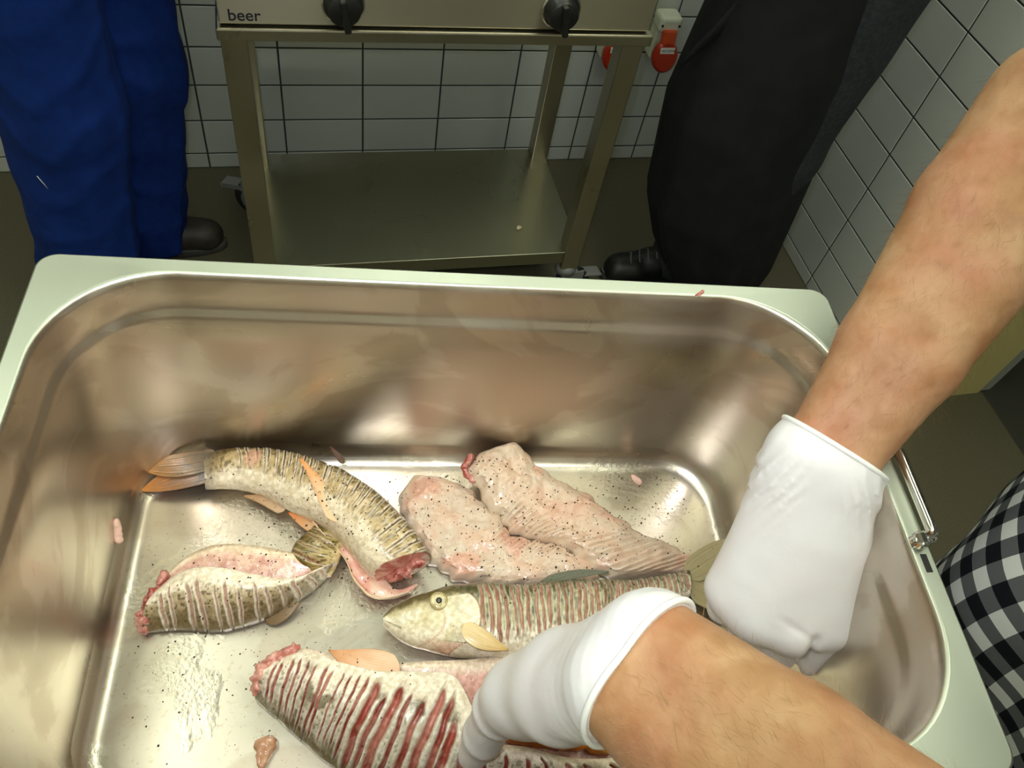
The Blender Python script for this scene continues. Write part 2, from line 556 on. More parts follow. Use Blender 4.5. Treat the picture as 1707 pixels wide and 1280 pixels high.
# pan frame: where the pan stands, fish are laid out in the same frame
PAN = Vector((0.0853, 0.2084, 0.8926))
PANR = math.radians(-8.048)
D = {
  'A': [[[-0.1905,0.1302],[-0.1847,0.0975]],[[-0.1613,0.1323],[-0.1609,0.0976]],[[-0.1334,0.1293],[-0.1387,0.0894]],[[-0.1047,0.1185],[-0.1161,0.075]],[[-0.0783,0.104],[-0.0966,0.0639]],[[-0.0545,0.0854],[-0.0817,0.0499]],[[-0.0357,0.0646],[-0.0697,0.0353]],[[-0.0212,0.047],[-0.0614,0.0248]],[[-0.0127,0.0327],[-0.0543,0.02]]],
  'A_tail': [[[-0.1899,0.1334]],[[-0.2086,0.1365]],[[-0.2341,0.1279]],[[-0.2392,0.1197]],[[-0.2224,0.1166]],[[-0.2015,0.1136]],[[-0.2211,0.1092]],[[-0.2332,0.0986]],[[-0.2237,0.0935]],[[-0.1981,0.0972]],[[-0.1847,0.102]]],
  'A_flap': [[[-0.0948,0.0708],[-0.1019,0.0667]],[[-0.0822,0.0546],[-0.0884,0.0516]],[[-0.0699,0.0397],[-0.0761,0.0367]],[[-0.0616,0.029],[-0.0683,0.0199]],[[-0.0543,0.0242],[-0.0584,0.0095]],[[-0.0418,0.0132],[-0.046,0.007]],[[-0.024,0.0175],[-0.0283,0.0122]]],
  'A_fins': [[[-0.0805,0.0559],[-0.1136,0.1083]],[[-0.0918,0.0619],[-0.1211,0.079]],[[-0.1239,0.081],[-0.1568,0.0932]],[[-0.0799,0.1118],[-0.0912,0.1244]]],
  'B': [[[-0.2129,-0.0115],[-0.2057,0.0085],[-0.2083,0.0167]],[[-0.1996,-0.0106],[-0.1944,0.0188],[-0.1973,0.0343]],[[-0.1837,-0.0101],[-0.1791,0.0244],[-0.1823,0.0453]],[[-0.1652,-0.0123],[-0.1608,0.0241],[-0.1624,0.0494]],[[-0.1472,-0.0094],[-0.1418,0.0197],[-0.1399,0.0478]],[[-0.1292,-0.0028],[-0.122,0.0163],[-0.1186,0.0432]],[[-0.1124,0.0071],[-0.1051,0.0192],[-0.1008,0.0382]],[[-0.0981,0.0179],[-0.0925,0.0273],[-0.0885,0.038]],[[-0.0857,0.0314],[-0.0817,0.0337],[-0.0798,0.0428]]],
  'B_stem': [[[-0.1108,0.0321],[-0.0861,0.027]],[[-0.1167,0.0413],[-0.0817,0.0346]],[[-0.1148,0.05],[-0.0797,0.0408]],[[-0.1088,0.0583],[-0.0753,0.0506]],[[-0.1009,0.0678],[-0.0671,0.0605]],[[-0.0898,0.0791],[-0.0573,0.0707]]],
  'B_fin': [[[-0.1311,-0.0049],[-0.1077,0.0079]]],
  'D': [[[-0.0473,-0.0079],[-0.0472,-0.0127]],[[-0.0418,-0.0022],[-0.0408,-0.0199]],[[-0.0323,0.003],[-0.0315,-0.027]],[[-0.0179,0.0077],[-0.0184,-0.0325]],[[-0.0001,0.0115],[-0.0016,-0.0372]],[[0.0247,0.013],[0.0217,-0.0421]],[[0.0518,0.0106],[0.0474,-0.0447]],[[0.0798,0.013],[0.0716,-0.0429]],[[0.1082,0.0144],[0.0992,-0.0351]],[[0.137,0.0154],[0.1282,-0.0243]],[[0.167,0.0198],[0.1616,-0.0081]],[[0.1928,0.025],[0.1889,0.0023]]],
  'D_tail': [[[0.195,0.0255]],[[0.2202,0.0354]],[[0.2521,0.0483]],[[0.257,0.0429]],[[0.2311,0.0173]],[[0.244,-0.0052]],[[0.236,-0.0089]],[[0.2143,0.0003]],[[0.1919,0.0066]]],
  'D_eye': [[[-0.0304,-0.0124]]],
  'D_dorsal': [[[0.0695,0.0122],[0.0731,0.016]],[[0.0892,0.0138],[0.0969,0.0185]],[[0.1106,0.0149],[0.1229,0.0176]]],
  'D_pect': [[[0.0064,-0.0258],[0.039,-0.0412]],[[0.0049,-0.0343],[0.0212,-0.039]]],
  'E': [[[-0.1327,-0.0593],[-0.1237,-0.0417],[-0.1243,-0.0351]],[[-0.1187,-0.0711],[-0.1036,-0.0364],[-0.1031,-0.03]],[[-0.0997,-0.0879],[-0.0776,-0.0452],[-0.0763,-0.0382]],[[-0.0802,-0.1036],[-0.0496,-0.0536],[-0.0475,-0.0449]],[[-0.0595,-0.1172],[-0.0217,-0.0558],[-0.0181,-0.0442]],[[-0.0362,-0.128],[0.0012,-0.0613],[0.008,-0.0442]],[[-0.011,-0.128],[0.0125,-0.0823],[0.0281,-0.0432]],[[0.0162,-0.128],[0.0226,-0.0995],[0.0497,-0.043]],[[0.0477,-0.128],[0.0448,-0.1052],[0.08,-0.0461]],[[0.0836,-0.128],[0.077,-0.114],[0.1142,-0.0557]],[[0.122,-0.128],[0.1136,-0.1266],[0.1446,-0.0735]],[[0.1465,-0.128],[0.1356,-0.1391],[0.1614,-0.1003]]],
  'E_fin': [[[-0.0896,-0.0416],[-0.0866,-0.0377]],[[-0.0655,-0.0503],[-0.0722,-0.0332]],[[-0.0457,-0.0522],[-0.0499,-0.0408]],[[-0.0357,-0.0501],[-0.0345,-0.0478]]],
  'F1': [[[-0.0359,0.0972],[-0.0232,0.1161]],[[-0.0339,0.0821],[0.0014,0.1123]],[[-0.0236,0.0601],[0.0258,0.099]],[[-0.0131,0.0408],[0.0435,0.0809]],[[0.0027,0.0269],[0.0576,0.0595]],[[0.0233,0.0208],[0.0797,0.0547]],[[0.0506,0.0184],[0.1005,0.0467]],[[0.0779,0.0179],[0.1163,0.0357]],[[0.1009,0.0185],[0.1236,0.025]]],
  'F2': [[[0.0187,0.1083],[0.0294,0.1253]],[[0.0243,0.0968],[0.0636,0.1352]],[[0.0349,0.0812],[0.079,0.118]],[[0.0487,0.0682],[0.1111,0.1022]],[[0.067,0.0585],[0.14,0.0808]],[[0.0889,0.0526],[0.1601,0.0622]],[[0.1097,0.0375],[0.1814,0.0524]],[[0.1254,0.0242],[0.2,0.0427]],[[0.1636,0.0251],[0.2111,0.0347]],[[0.1874,0.0263],[0.2137,0.03]]],
  'F1_fin': [[[-0.0112,0.0455]],[[-0.0074,0.047]],[[0.008,0.0293]],[[0.0051,0.0264]]],
}

for r_ in D['E']:
    r_[1][1] = max(r_[1][1], r_[0][1] + .016)

# ------------------------------------------------------------------ the room
XR, YB, ZC = 1.3415, 1.817, 2.6
XL, YN, YJ = -1.5, -1.5, 0.876          # left wall, wall behind the photographer, door jamb
tag(box('floor', (XL, YN, -.05), (1.668, YB, 0), FLOORM), kind='structure')
tag(box('floor_corridor', (1.671, YN, -.05), (3.2, YB, -.0005), M('corridor_floor', (.048, .045, .036), .5, var=(420, (.03, .03, .022), .42, .62))), kind='structure')
tag(box('trim_1', (1.668, YN, -.05), (1.671, YJ, -.0002), M('floor_joint', (.085, .075, .04), .7)), kind='structure')
tag(box('ceiling', (XL, YN, ZC), (3.2, YB, ZC + .05), CEILM), kind='structure')
wb = tag(box('wall_back', (XL, YB, 0), (XR + .32, YB + .1, ZC), GROUT), kind='structure')
wr = tag(box('wall_right', (XR, YJ, 0), (XR + .318, YB, ZC), GROUT), kind='structure')
tag(box('wall_left', (XL - .1, YN, 0), (XL, YB + .1, ZC), WHITEW), kind='structure')
tag(box('wall_front', (XL - .1, YN - .1, 0), (3.2, YN, ZC), WHITEW), kind='structure')
tag(box('wall_corridor', (3.2, YN, 0), (3.3, YB, ZC), WHITEW), kind='structure')
# cream reveal of the doorway with a grey corner strip
d1 = tag(box('trim_2', (XR, YJ - .006, 0.0), (XR + .316, YJ, 2.1), PAINT), kind='structure')
tag(box('trim_3', (XR + .316, YJ - .004, 0.004), (XR + .352, YJ + .04, 2.1), FRAMEM, bev=.003), kind='structure')
tag(box('wall_lintel', (XR, YN, 2.1), (XR + .318, YJ, ZC), WHITEW), kind='structure')

def tile_mesh(w, h, d=.005, bev=.0009):
    """a glazed tile with a soft edge, face toward -Y"""
    bm = bmesh.new()
    bm_box(bm, (-w / 2, 0, -h / 2), (w / 2, d, h / 2))
    es = [e for e in bm.edges if all(v.co.y < 1e-6 for v in e.verts)]
    bmesh.ops.bevel(bm, geom=es, offset=bev, segments=1, affect='EDGES')
    me = bpy.data.meshes.new('tile')
    bm.to_mesh(me); bm.free()
    me.materials.append(TILE)
    return me
G = .0042
TW, TH = .2, .1008
cache = {}
def put_tile(parent, cx, cz, w, h, plane, right):
    key = (round(w, 3), round(h, 3))
    if key not in cache:
        cache[key] = tile_mesh(w, h)
    o = bpy.data.objects.new('tile', cache[key])
    COL.objects.link(o)
    o.parent = parent
    if right:
        o.rotation_euler = (0, 0, -math.pi / 2)
        o.location = (plane - .0016, cx, cz)
    else:
        o.location = (cx, plane - .0016, cz)
ZB = .046                                  # cut row along the floor
rows = [(0.0, ZB)] + [(ZB + k * TH, ZB + (k + 1) * TH) for k in range(19)]
x0 = .2010
edges = sorted([x0 + k * TW for k in range(-8, 6)])
edges = [XL] + [e for e in edges if XL < e < XR - .006] + [XR - .005]
for za, zb in rows:
    for a, b in zip(edges[:-1], edges[1:]):
        put_tile(wb, (a + b) / 2, (za + zb) / 2, b - a - G, zb - za - G, YB, False)
edy = [YJ, 1.0665, 1.2665, 1.4665, 1.6665, YB - .006]
for za, zb in rows:
    za2, zb2 = max(0, za - .006), zb - .006
    for a, b in zip(edy[:-1], edy[1:]):
        put_tile(wr, (a + b) / 2, (za2 + zb2) / 2, b - a - G, zb2 - za2 - G, XR, True)
tag(box('wall_upper', (XL, YB - .004, ZB + 19 * TH + .01), (XR, YB, ZC), WHITEW), kind='structure')

# ceiling lights
LM = emitter('lamp_diffuser', CEIL_C, CEIL_E)
for lx, ly, w_, l_, lab in ((-.66, .72, .60, 1.2, 'luminous ceiling panel nearer the left wall'), (.24, 1.42, .60, .60, 'luminous ceiling panel above the griddle'), (.98, .45, .70, 1.8, 'luminous ceiling panel nearer the doorway'), (.2, -.75, 1.2, .6, 'luminous ceiling panel behind the photographer')):
    t = tag(empty('ceiling_light', (lx, ly, ZC)), lab, 'ceiling light')
    box('housing', (-w_ / 2 - .02, -l_ / 2 - .02, -.05), (w_ / 2 + .02, l_ / 2 + .02, 0), CEILM, t, .006)
    box('diffuser', (-w_ / 2, -l_ / 2, -.062), (w_ / 2, l_ / 2, -.0502), LM, t, .004)

# ------------------------------------------------------------------ griddle on its wheeled stand
gs = tag(empty('griddle_stand', (.28, 1.45, 0)), 'stainless steel griddle on a wheeled stand against the tiled wall', 'griddle stand')
def gbox(name, x0, x1, y0, y1, z0, z1, mat, par=None, bev=.002):
    o = box(name, (x0 - .28, y0 - 1.45, z0), (x1 - .28, y1 - 1.45, z1), mat, gs, bev)
    return o
SX0, SX1, SY0, SY1 = -.087, .650, 1.262, 1.645
LEGS = []
for lx in (SX0, SX1 - .042):
    for ly in (SY0, SY1 - .042):
        LEGS.append((lx, ly))
        gbox('leg', lx, lx + .042, ly, ly + .042, .125, .712, STEEL_DK)
# shelf: sheet with a turned-down front edge and rear edge
bm = bmesh.new()
o3 = (-.28, -1.45, 0)
def gb(bm, x0, x1, y0, y1, z0, z1, bev=.0015):
    bm_box(bm, (x0 - .28, y0 - 1.45, z0), (x1 - .28, y1 - 1.45, z1), bev)
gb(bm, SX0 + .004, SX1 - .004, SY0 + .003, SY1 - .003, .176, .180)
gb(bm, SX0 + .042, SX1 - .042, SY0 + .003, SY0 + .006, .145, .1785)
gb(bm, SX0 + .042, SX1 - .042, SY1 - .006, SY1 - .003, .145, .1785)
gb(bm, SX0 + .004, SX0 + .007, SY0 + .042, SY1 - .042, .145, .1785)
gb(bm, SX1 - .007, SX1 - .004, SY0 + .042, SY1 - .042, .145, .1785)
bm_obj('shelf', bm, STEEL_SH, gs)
gbox('tray_ledge', SX0 - .004, SX1 + .006, SY0 - .012, SY1 + .004, .713, .7345, STEEL_DK, bev=.003)
gbox('shadow_gap', SX0 + .006, SX1 - .004, SY0 + .004, SY1 - .004, .7345, .739, BLACKP, bev=0)
hs = gbox('housing', SX0 + .002, SX1 - .002, SY0 - .006, SY1, .739, 1.0, PANEL, bev=.003)
gbox('cooking_plate', SX0 + .03, SX1 - .03, SY0 + .05, SY1 - .02, 1.0, 1.012, M('griddle_iron', (.05, .05, .05), .4, 1.0), bev=.004)
tm = Matrix.Translation((SX0 + .0165 - .28, SY0 - .0062 - 1.45, .7455)) @ Matrix.Rotation(math.pi / 2, 4, 'X')
text('lettering', 'beer', .0270, INK, hs, tm)
for kx in (.108, .473):
    kn = lathe('knob', [(.0315, 0), (.0315, .006), (.027, .008), (.026, .024), (.023, .027)], BLACKP, gs, 32, (0, -1, 0), (kx - .28, SY0 - .006 - 1.45, .777))
    lathe('bezel', [(.0345, 0), (.0345, .003), (.031, .004)], CHROME, kn, 32, (0, -1, 0), (kx - .28, SY0 - .006 - 1.45, .777))
    bm = bmesh.new()
    bm_box(bm, (-.0055, -.038, -.031), (.0055, -.02, .024), .003, 2, Matrix.Translation((kx - .28, SY0 - .006 - 1.45, .777)) @ Matrix.Rotation(math.radians(-9), 4, 'Y'))
    bm_obj('pointer', bm, BLACKP, kn)
for i, (lx, ly) in enumerate(LEGS):
    cx, cy = lx + .021 - .28, ly + .021 - 1.45
    ca = lathe('caster', [(.022, .128), (.026, .118), (.026, .104), (.012, .1)], GREYP, gs, 20, None, (cx, cy, 0))
    ang = (.3, 2.6, .2, 2.9)[i]
    R4 = Matrix.Translation((cx, cy, 0)) @ Matrix.Rotation(ang, 4, 'Z')
    bm = bmesh.new()
    for s in (-1, 1):
        bm_box(bm, (-.012, s * .019 - .002, .035), (.045, s * .019 + .002, .108), .0015, 1, R4)
    bm_box(bm, (-.016, -.021, .098), (.03, .021, .106), .002, 1, R4)
    bm_obj('fork', bm, GREYP, ca)
    V, F = lathe_arr([(.020, -.014), (.044, -.014), (.048, -.008), (.048, .008), (.044, .014), (.020, .014)], 28, (0, 1, 0), (.028, 0, .0485))
    V = np.array([R4 @ Vector(v) for v in V])
    mesh('wheel', V, F, DARKG, ca)
    V, F = lathe_arr([(.006, -.017), (.026, -.0165), (.028, -.0145), (.028, .0145), (.026, .0165), (.006, .017)], 20, (0, 1, 0), (.028, 0, .0485))
    mesh('hub', np.array([R4 @ Vector(v) for v in V]), F, GREYP, ca)
    bm = bmesh.new()
    bm_box(bm, (.035, -.016, .086), (.088, .016, .093), .003, 2, R4 @ Matrix.Rotation(math.radians(12), 4, 'Y'))
    bm_obj('brake_pedal', bm, GREYP, ca)
cr = []
V, F = sdf_mesh(lambda P: sdf_eval(P, [((0, 0, .004), (.006, .002, .004), .0045, .003, .003), ((.003, 0, .005), (.001, .003, .007), .003, .002, .002)]), (-.01, -.01, -.004), (.016, .012, .014), .0008)
V[:, 2] = np.maximum(V[:, 2], 0)
tag(mesh('food_crumb', V, F, M('crumb', (.72, .62, .45), .8), loc=(.513, 1.349, .180)), 'tiny pale crumb lying on the steel shelf of the griddle stand', 'crumb')

# ------------------------------------------------------------------ red power sockets on the back wall
def socket(px, z, lab):
    t = tag(empty('power_socket', (px, YB - .005, z)), lab, 'power socket', None)
    bm = bmesh.new()
    bm_box(bm, (-.030, -.052, .020), (.030, 0, .062), .010, 3)
    bm_box(bm, (-.028, -.040, -.058), (.028, 0, .030), .006, 2)
    bm_obj('socket_body', bm, CREAMP, t)
    # hinged lid leaning down and outwards
    R4 = Matrix.Translation((0, -.046, .026)) @ Matrix.Rotation(math.radians(-14), 4, 'X')
    pts = []
    for k in range(28):
        a = 2 * math.pi * k / 28
        pts.append((.034 * math.cos(a), -.062 + .040 * math.sin(a)))
    V = []; F = []
    for off in (0, -.012, -.018):
        s = 1 if off > -.015 else .86
        for x_, z_ in pts:
            V.append(R4 @ Vector((x_ * s, off, -.062 + (z_ + .062) * s)))
    n = 28
    for i in range(2):
        for k in range(n):
            F.append([i * n + k, i * n + (k + 1) % n, (i + 1) * n + (k + 1) % n, (i + 1) * n + k])
    F.append(list(range(n))[::-1]); F.append([2 * n + k for k in range(n)])
    lid = mesh('lid', V, F, REDP, t, smooth=False)
    bm = bmesh.new()
    bm_box(bm, (-.018, -.018, -.034), (.018, .002, .004), .004, 2, R4)
    bm_obj('lid_hinge', bm, M('orange_red_plastic', (.62, .07, .012), .3), lid)
    bm = bmesh.new()
    bm_box(bm, (-.0195, -.0188, -.052), (.0195, -.0178, -.037), 0, 1, R4)
    st_ = bm_obj('label_strip', bm, LABELW, lid)
    text('label_print', '-N113.F14', .0085, INK, st_, R4 @ Matrix.Translation((-.0175, -.0191, -.0475)) @ Matrix.Rotation(math.pi / 2, 4, 'X'), .0001)
    for s in (-1, 1):
        lathe('screw', [(.0035, 0), (.0035, .001), (.002, .0015)], DARKG, t, 12, (0, -1, 0), (s * .023, -.052, .041))
    return t
socket(.962, .415, 'red lidded power socket on the tiled wall beside the black apron')
socket(.826, .415, 'red lidded power socket half hidden behind the stand leg')

# ------------------------------------------------------------------ work table under the pan
wt = tag(empty('work_table', (PAN.x, PAN.y, 0), PANR), 'small stainless steel work table under the deep pan', 'table')
box('table_top', (-.27, -.15, .853), (.262, .17, .8912), STEEL, wt, .003)
for sx in (-.25, .205):
    for sy in (-.13, .115):
        box('leg', (sx, sy, 0), (sx + .035, sy + .035, .853), STEEL, wt, .003)
box('lower_shelf', (-.25, -.13, .2), (.24, .15, .215), STEEL, wt, .002)

# ------------------------------------------------------------------ the deep pan
pan = tag(empty('gastronorm_pan', PAN, PANR), 'deep rectangular stainless steel pan holding the fish', 'pan')
def rrect(hx, hy, r, z, nc=14, ns=10):
    P = []
    for ci, (sx, sy) in enumerate(((1, 1), (-1, 1), (-1, -1), (1, -1))):
        cx, cy = sx * (hx - r), sy * (hy - r)
        a0 = ci * math.pi / 2
        arc = [(cx + r * math.cos(a0 + t * math.pi / 2 / nc), cy + r * math.sin(a0 + t * math.pi / 2 / nc)) for t in range(nc + 1)]
        P += arc
        nsx, nsy = ((-1, 1), (-1, -1), (1, -1), (1, 1))[ci]
        ncx, ncy = nsx * (hx - r), nsy * (hy - r)
        b0 = (ci + 1) * math.pi / 2
        nxt = (ncx + r * math.cos(b0), ncy + r * math.sin(b0))
        for s in range(1, ns):
            f = s / ns
            P.append((arc[-1][0] * (1 - f) + nxt[0] * f, arc[-1][1] * (1 - f) + nxt[1] * f))
    return [(x, y, z) for x, y in P]
HX, HY, ZR = .265, .1625, .199
R_ = []
# outside: from the foot up to the rim, then over the rim and down the inside
R_ += [rrect(.2375 - .012, .135 - .012, .045, -.001), rrect(.2365, .134, .047, .006), rrect(.2395, .137, .047, .02)]
R_ += [rrect(.2465, .144, .060, ZR - .036), rrect(.2500, .1475, .066, ZR - .030), rrect(.2515, .149, .069, ZR - .006)]
R_ += [rrect(.2600, .1575, .014, ZR - .0045), rrect(.2644, .1620, .012, ZR - .006), rrect(HX, HY, .012, ZR - .004), rrect(HX - .0006, HY - .0006, .012, ZR - .0008), rrect(HX - .0018, HY - .0018, .0115, ZR)]
R_ += [rrect(.2540, .1515, .071, ZR - .0002), rrect(.2528, .1503, .071, ZR - .0008), rrect(.2518, .1493, .071, ZR - .0026), rrect(.2511, .1486, .071, ZR - .006)]
R_ += [rrect(.2503, .1478, .070, ZR - .020), rrect(.2499, .1474, .070, ZR - .0275), rrect(.2488, .1463, .069, ZR - .031), rrect(.2468, .1443, .066, ZR - .0345), rrect(.2456, .1431, .064, ZR - .038)]
for k in range(1, 7):
    f = k / 6
    R_.append(rrect(.2456 - .0066 * f, .1431 - .0066 * f, .064 - .012 * f, ZR - .038 - (ZR - .038 - .016) * f))
for k in range(1, 8):
    a = k / 7 * math.pi / 2
    R_.append(rrect(.2390 - .016 * (1 - math.cos(a)), .1365 - .016 * (1 - math.cos(a)), .052 - .012 * (1 - math.cos(a)), .016 - .016 * math.sin(a)))
for s in (.9, .7, .4, .15):
    R_.append(rrect(.223 * s, .1205 * s, .040 * s, 0.0))
V = np.array([p for ring in R_ for p in ring])
nr = len(R_[0])
F = []
for i in range(len(R_) - 1):
    for k in range(nr):
        k2 = (k + 1) % nr
        F.append([i * nr + k, i * nr + k2, (i + 1) * nr + k2, (i + 1) * nr + k])
F.append([k for k in range(nr)][::-1])
F.append([(len(R_) - 1) * nr + k for k in range(nr)])
po = mesh('pan_body', V, F, PANM, pan)
po.data.materials.append(M('satin_rim_steel', (.50, .53, .46), .42, 1.0, rvar=(12, .36, .48)))
mi = np.zeros(len(po.data.polygons), np.int32)
mi[6 * nr:12 * nr] = 1
po.data.polygons.foreach_set('material_index', mi)
sm_ = np.ones(len(mi), bool)
sm_[10 * nr:11 * nr] = False
po.data.polygons.foreach_set('use_smooth', sm_)
for s in (1, -1):
    # drop handle: bail rod folded along the short rim, in two pivot lugs
    zt, yc, hh = ZR + .0042, -.006, .032
    half = [(s * .2530, hh, ZR + .0005), (s * .2555, hh, zt - .0008), (s * .2600, hh - .0002, zt), (s * .2645, hh - .0017, zt), (s * .2662, hh - .0047, zt)]
    path = [(x, yc - y, z) for x, y, z in half] + [(s * .2665, yc + y, zt) for y in np.linspace(-hh + .01, hh - .01, 10)] + [(x, yc + y, z) for x, y, z in half[::-1]]
    hd = tube('handle', path, .0034, CHROME, pan, 12)
    for sg in (-1, 1):
        y0 = yc + sg * hh
        box('pivot_lug', (min(s * .2535, s * .2605), y0 - .0050, ZR), (max(s * .2535, s * .2605), y0 + .0050, ZR + .0080), CHROME, hd, .0022)
        ya, yb = sorted((y0 + sg * .0070, y0 + sg * .0180))
        box('rim_slot', (min(s * .2562, s * .2600), ya, ZR - .0003), (max(s * .2562, s * .2600), yb, ZR + .0003), BLACKP, pan)

# ------------------------------------------------------------------ fish
FISHMESH = []          # (V, F) in the pan frame, for scattering pepper
def resample(rows, n, smooth=.35):
    """rows (m,k,2) -> (n,k,2), arc length of the mean line and smoothed"""
    A = np.array(rows, float)
    c = A.mean(1)
    s = np.r_[0, np.cumsum(np.linalg.norm(np.diff(c, axis=0), axis=1))]
    t = np.linspace(0, s[-1], n)
    m = len(A)
    out = np.zeros((n, A.shape[1], 2))
    for k in range(A.shape[1]):
        for d in range(2):
            y = A[:, k, d]
            # Catmull-Rom through the stations
            g = np.gradient(y, s)
            i = np.clip(np.searchsorted(s, t, 'right') - 1, 0, m - 2)
            h = s[i + 1] - s[i]; u = (t - s[i]) / h
            out[:, k, d] = (2*u**3-3*u**2+1)*y[i] + (u**3-2*u**2+u)*h*g[i] + (-2*u**3+3*u**2)*y[i+1] + (u**3-u**2)*h*g[i+1]
    return out, t

def grid_faces(n, m, closed=True):
    i = np.arange(n - 1)[:, None]; k = np.arange(m if closed else m - 1)[None, :]
    k2 = (k + 1) % m
    return np.stack([i * m + k, i * m + k2, (i + 1) * m + k2, (i + 1) * m + k], -1).reshape(-1, 4)

def make_cuts(n, s0, s1, w0, w1, jitter, rs, slant=.0, wob=.0015, depth=.003, q0=(.02, .1), q1=(.6, .8)):
    cuts = []
    for k in range(n):
        f = (k + .5 + rs.uniform(-.5, .5) * jitter) / n
        cuts.append(dict(s=s0 + (s1 - s0) * f, w=rs.uniform(w0, w1), sl=slant + rs.uniform(-.15, .15) * abs(slant), wob=wob, ph=rs.uniform(0, 9), d=depth * rs.uniform(.7, 1.2), q0=rs.uniform(*q0), q1=rs.uniform(*q1)))
    return cuts

def apply_cuts(S, Q, cuts):
    """returns groove depth, flesh mask, pale-lip mask"""
    dep = np.zeros_like(S); fl_ = np.zeros_like(S); lip = np.zeros_like(S)
    for c in cuts:
        x = S - c['s'] - c['sl'] * (Q - .4) - c['wob'] * np.sin(Q * 9 + c['ph']) - c['wob'] * .5 * np.sin(Q * 23 + 2 * c['ph'])
        win = sst(c['q0'] - .06, c['q0'] + .10, Q) * (1 - sst(c['q1'] - .22, c['q1'] + .02, Q))
        w = c['w'] * (.25 + .75 * win) + 1e-6
        g = np.exp(-(x / w) ** 2) * np.clip(win * 1.4, 0, 1)
        dep = np.maximum(dep, c['d'] * g)
        fl_ = np.maximum(fl_, sst(.35, .62, g))
        lip = np.maximum(lip, np.exp(-((np.abs(x) - w * 1.25) / (.45 * w + .00025)) ** 2) * win)
    return dep, fl_, lip

def scored_fish(name, rows, b_prof, z_prof, n, m, cuts, colfn, parent, cap_col, floor=.0006, pw=.75):
    E_, t = resample(rows, n)
    T, Bt = E_[:, 0], E_[:, 1]
    f = t / t[-1]
    b = np.interp(f, *zip(*b_prof)); zc = np.interp(f, *zip(*z_prof))
    ker = np.hanning(max(5, n // 12)); ker /= ker.sum()
    pad = len(ker) // 2
    sm = lambda a: np.convolve(np.pad(a, pad, 'edge'), ker, 'valid')[:n]
    b = sm(b); zc = sm(zc)
    ph = np.linspace(0, 2 * math.pi, m, endpoint=False)
    w = np.cos(ph); h = np.sin(ph)
    ws = np.sign(w) * np.abs(w) ** pw
    mid = (T + Bt) / 2; half = (T - Bt) / 2
    P = np.zeros((n, m, 3))
    P[..., :2] = mid[:, None] + half[:, None] * ws[None, :, None]
    P[..., 2] = zc[:, None] + b[:, None] * np.sign(h)[None] * np.abs(h)[None] ** .85
    S = np.repeat(t[:, None], m, 1); Q = np.repeat(((1 - w) / 2)[None], n, 0)
    up = np.repeat((h > -.25)[None], n, 0)
    dep, fl_, lip = apply_cuts(S, Q, cuts)
    dep *= up; fl_ = fl_ * up; lip = lip * up
    nrm = np.zeros((n, m, 3))
    hd = half / (np.linalg.norm(half, axis=1)[:, None] + 1e-9)
    nrm[..., :2] = hd[:, None] * w[None, :, None] * .5
    nrm[..., 2] = h[None] * 1.0
    nrm /= np.linalg.norm(nrm, axis=2)[..., None] + 1e-9
    bul = (fbm(P, 120, 2) - .5) * .0012
    P += nrm * (bul - dep + .0006 * lip)[..., None]
    P[..., 2] = np.maximum(P[..., 2], floor)
    C_ = colfn(S, Q, np.repeat(h[None], n, 0), f[:, None], P, fl_, lip)
    V = P.reshape(-1, 3)
    F = grid_faces(n, m).tolist()
    C_ = C_.reshape(-1, 3)
    caps = []
    for e, idx in ((0, 0), (1, (n - 1) * m)):
        ring = np.arange(idx, idx + m)
        c = V[ring].mean(0)
        # two inner rings so that the cut face has relief
        base = len(V)
        ext = []
        dirn = (mid[1] - mid[0]) if e else (mid[0] - mid[1])
        for j, sc in enumerate((.93, .6, .25)):
            rr = c + (V[ring] - c) * sc
            rr = rr + (vnoise(rr, 260)[:, None] - .6) * .006 * np.r_[dirn / (np.linalg.norm(dirn) + 1e-9) * (-1 if e else 1) * -1, 0] * (1 if cap_col[e] is not None else 0)
            ext.append(rr)
        V = np.vstack([V] + ext + [c[None]])
        cc = cap_col[e] if cap_col[e] is not None else None
        for j in range(3):
            if cc is None:
                C_ = np.vstack([C_, C_[ring]])
            else:
                nn = vnoise(ext[j], 300)
                C_ = np.vstack([C_, mixc(cc[0], cc[1], sst(.3, .7, nn))])
        C_ = np.vstack([C_, C_[-1:]])
        prev = ring
        for j in range(3):
            cur = np.arange(base + j * m, base + (j + 1) * m)
            for k in range(m):
                k2 = (k + 1) % m
                q = [prev[k], prev[k2], cur[k2], cur[k]]
                F.append([int(a) for a in (q[::-1] if e == 0 else q)])
            prev = cur
        ce = len(V) - 1
        for k in range(m):
            F.append([int(prev[k]), int(prev[(k + 1) % m]), ce] if e else [int(prev[(k + 1) % m]), int(prev[k]), ce])
    FISHMESH.append((V.copy(), F))
    return mesh(name, V, F, FISH, parent, col=C_), dict(T=T, B=Bt, t=t, zc=zc, b=b, f=f)

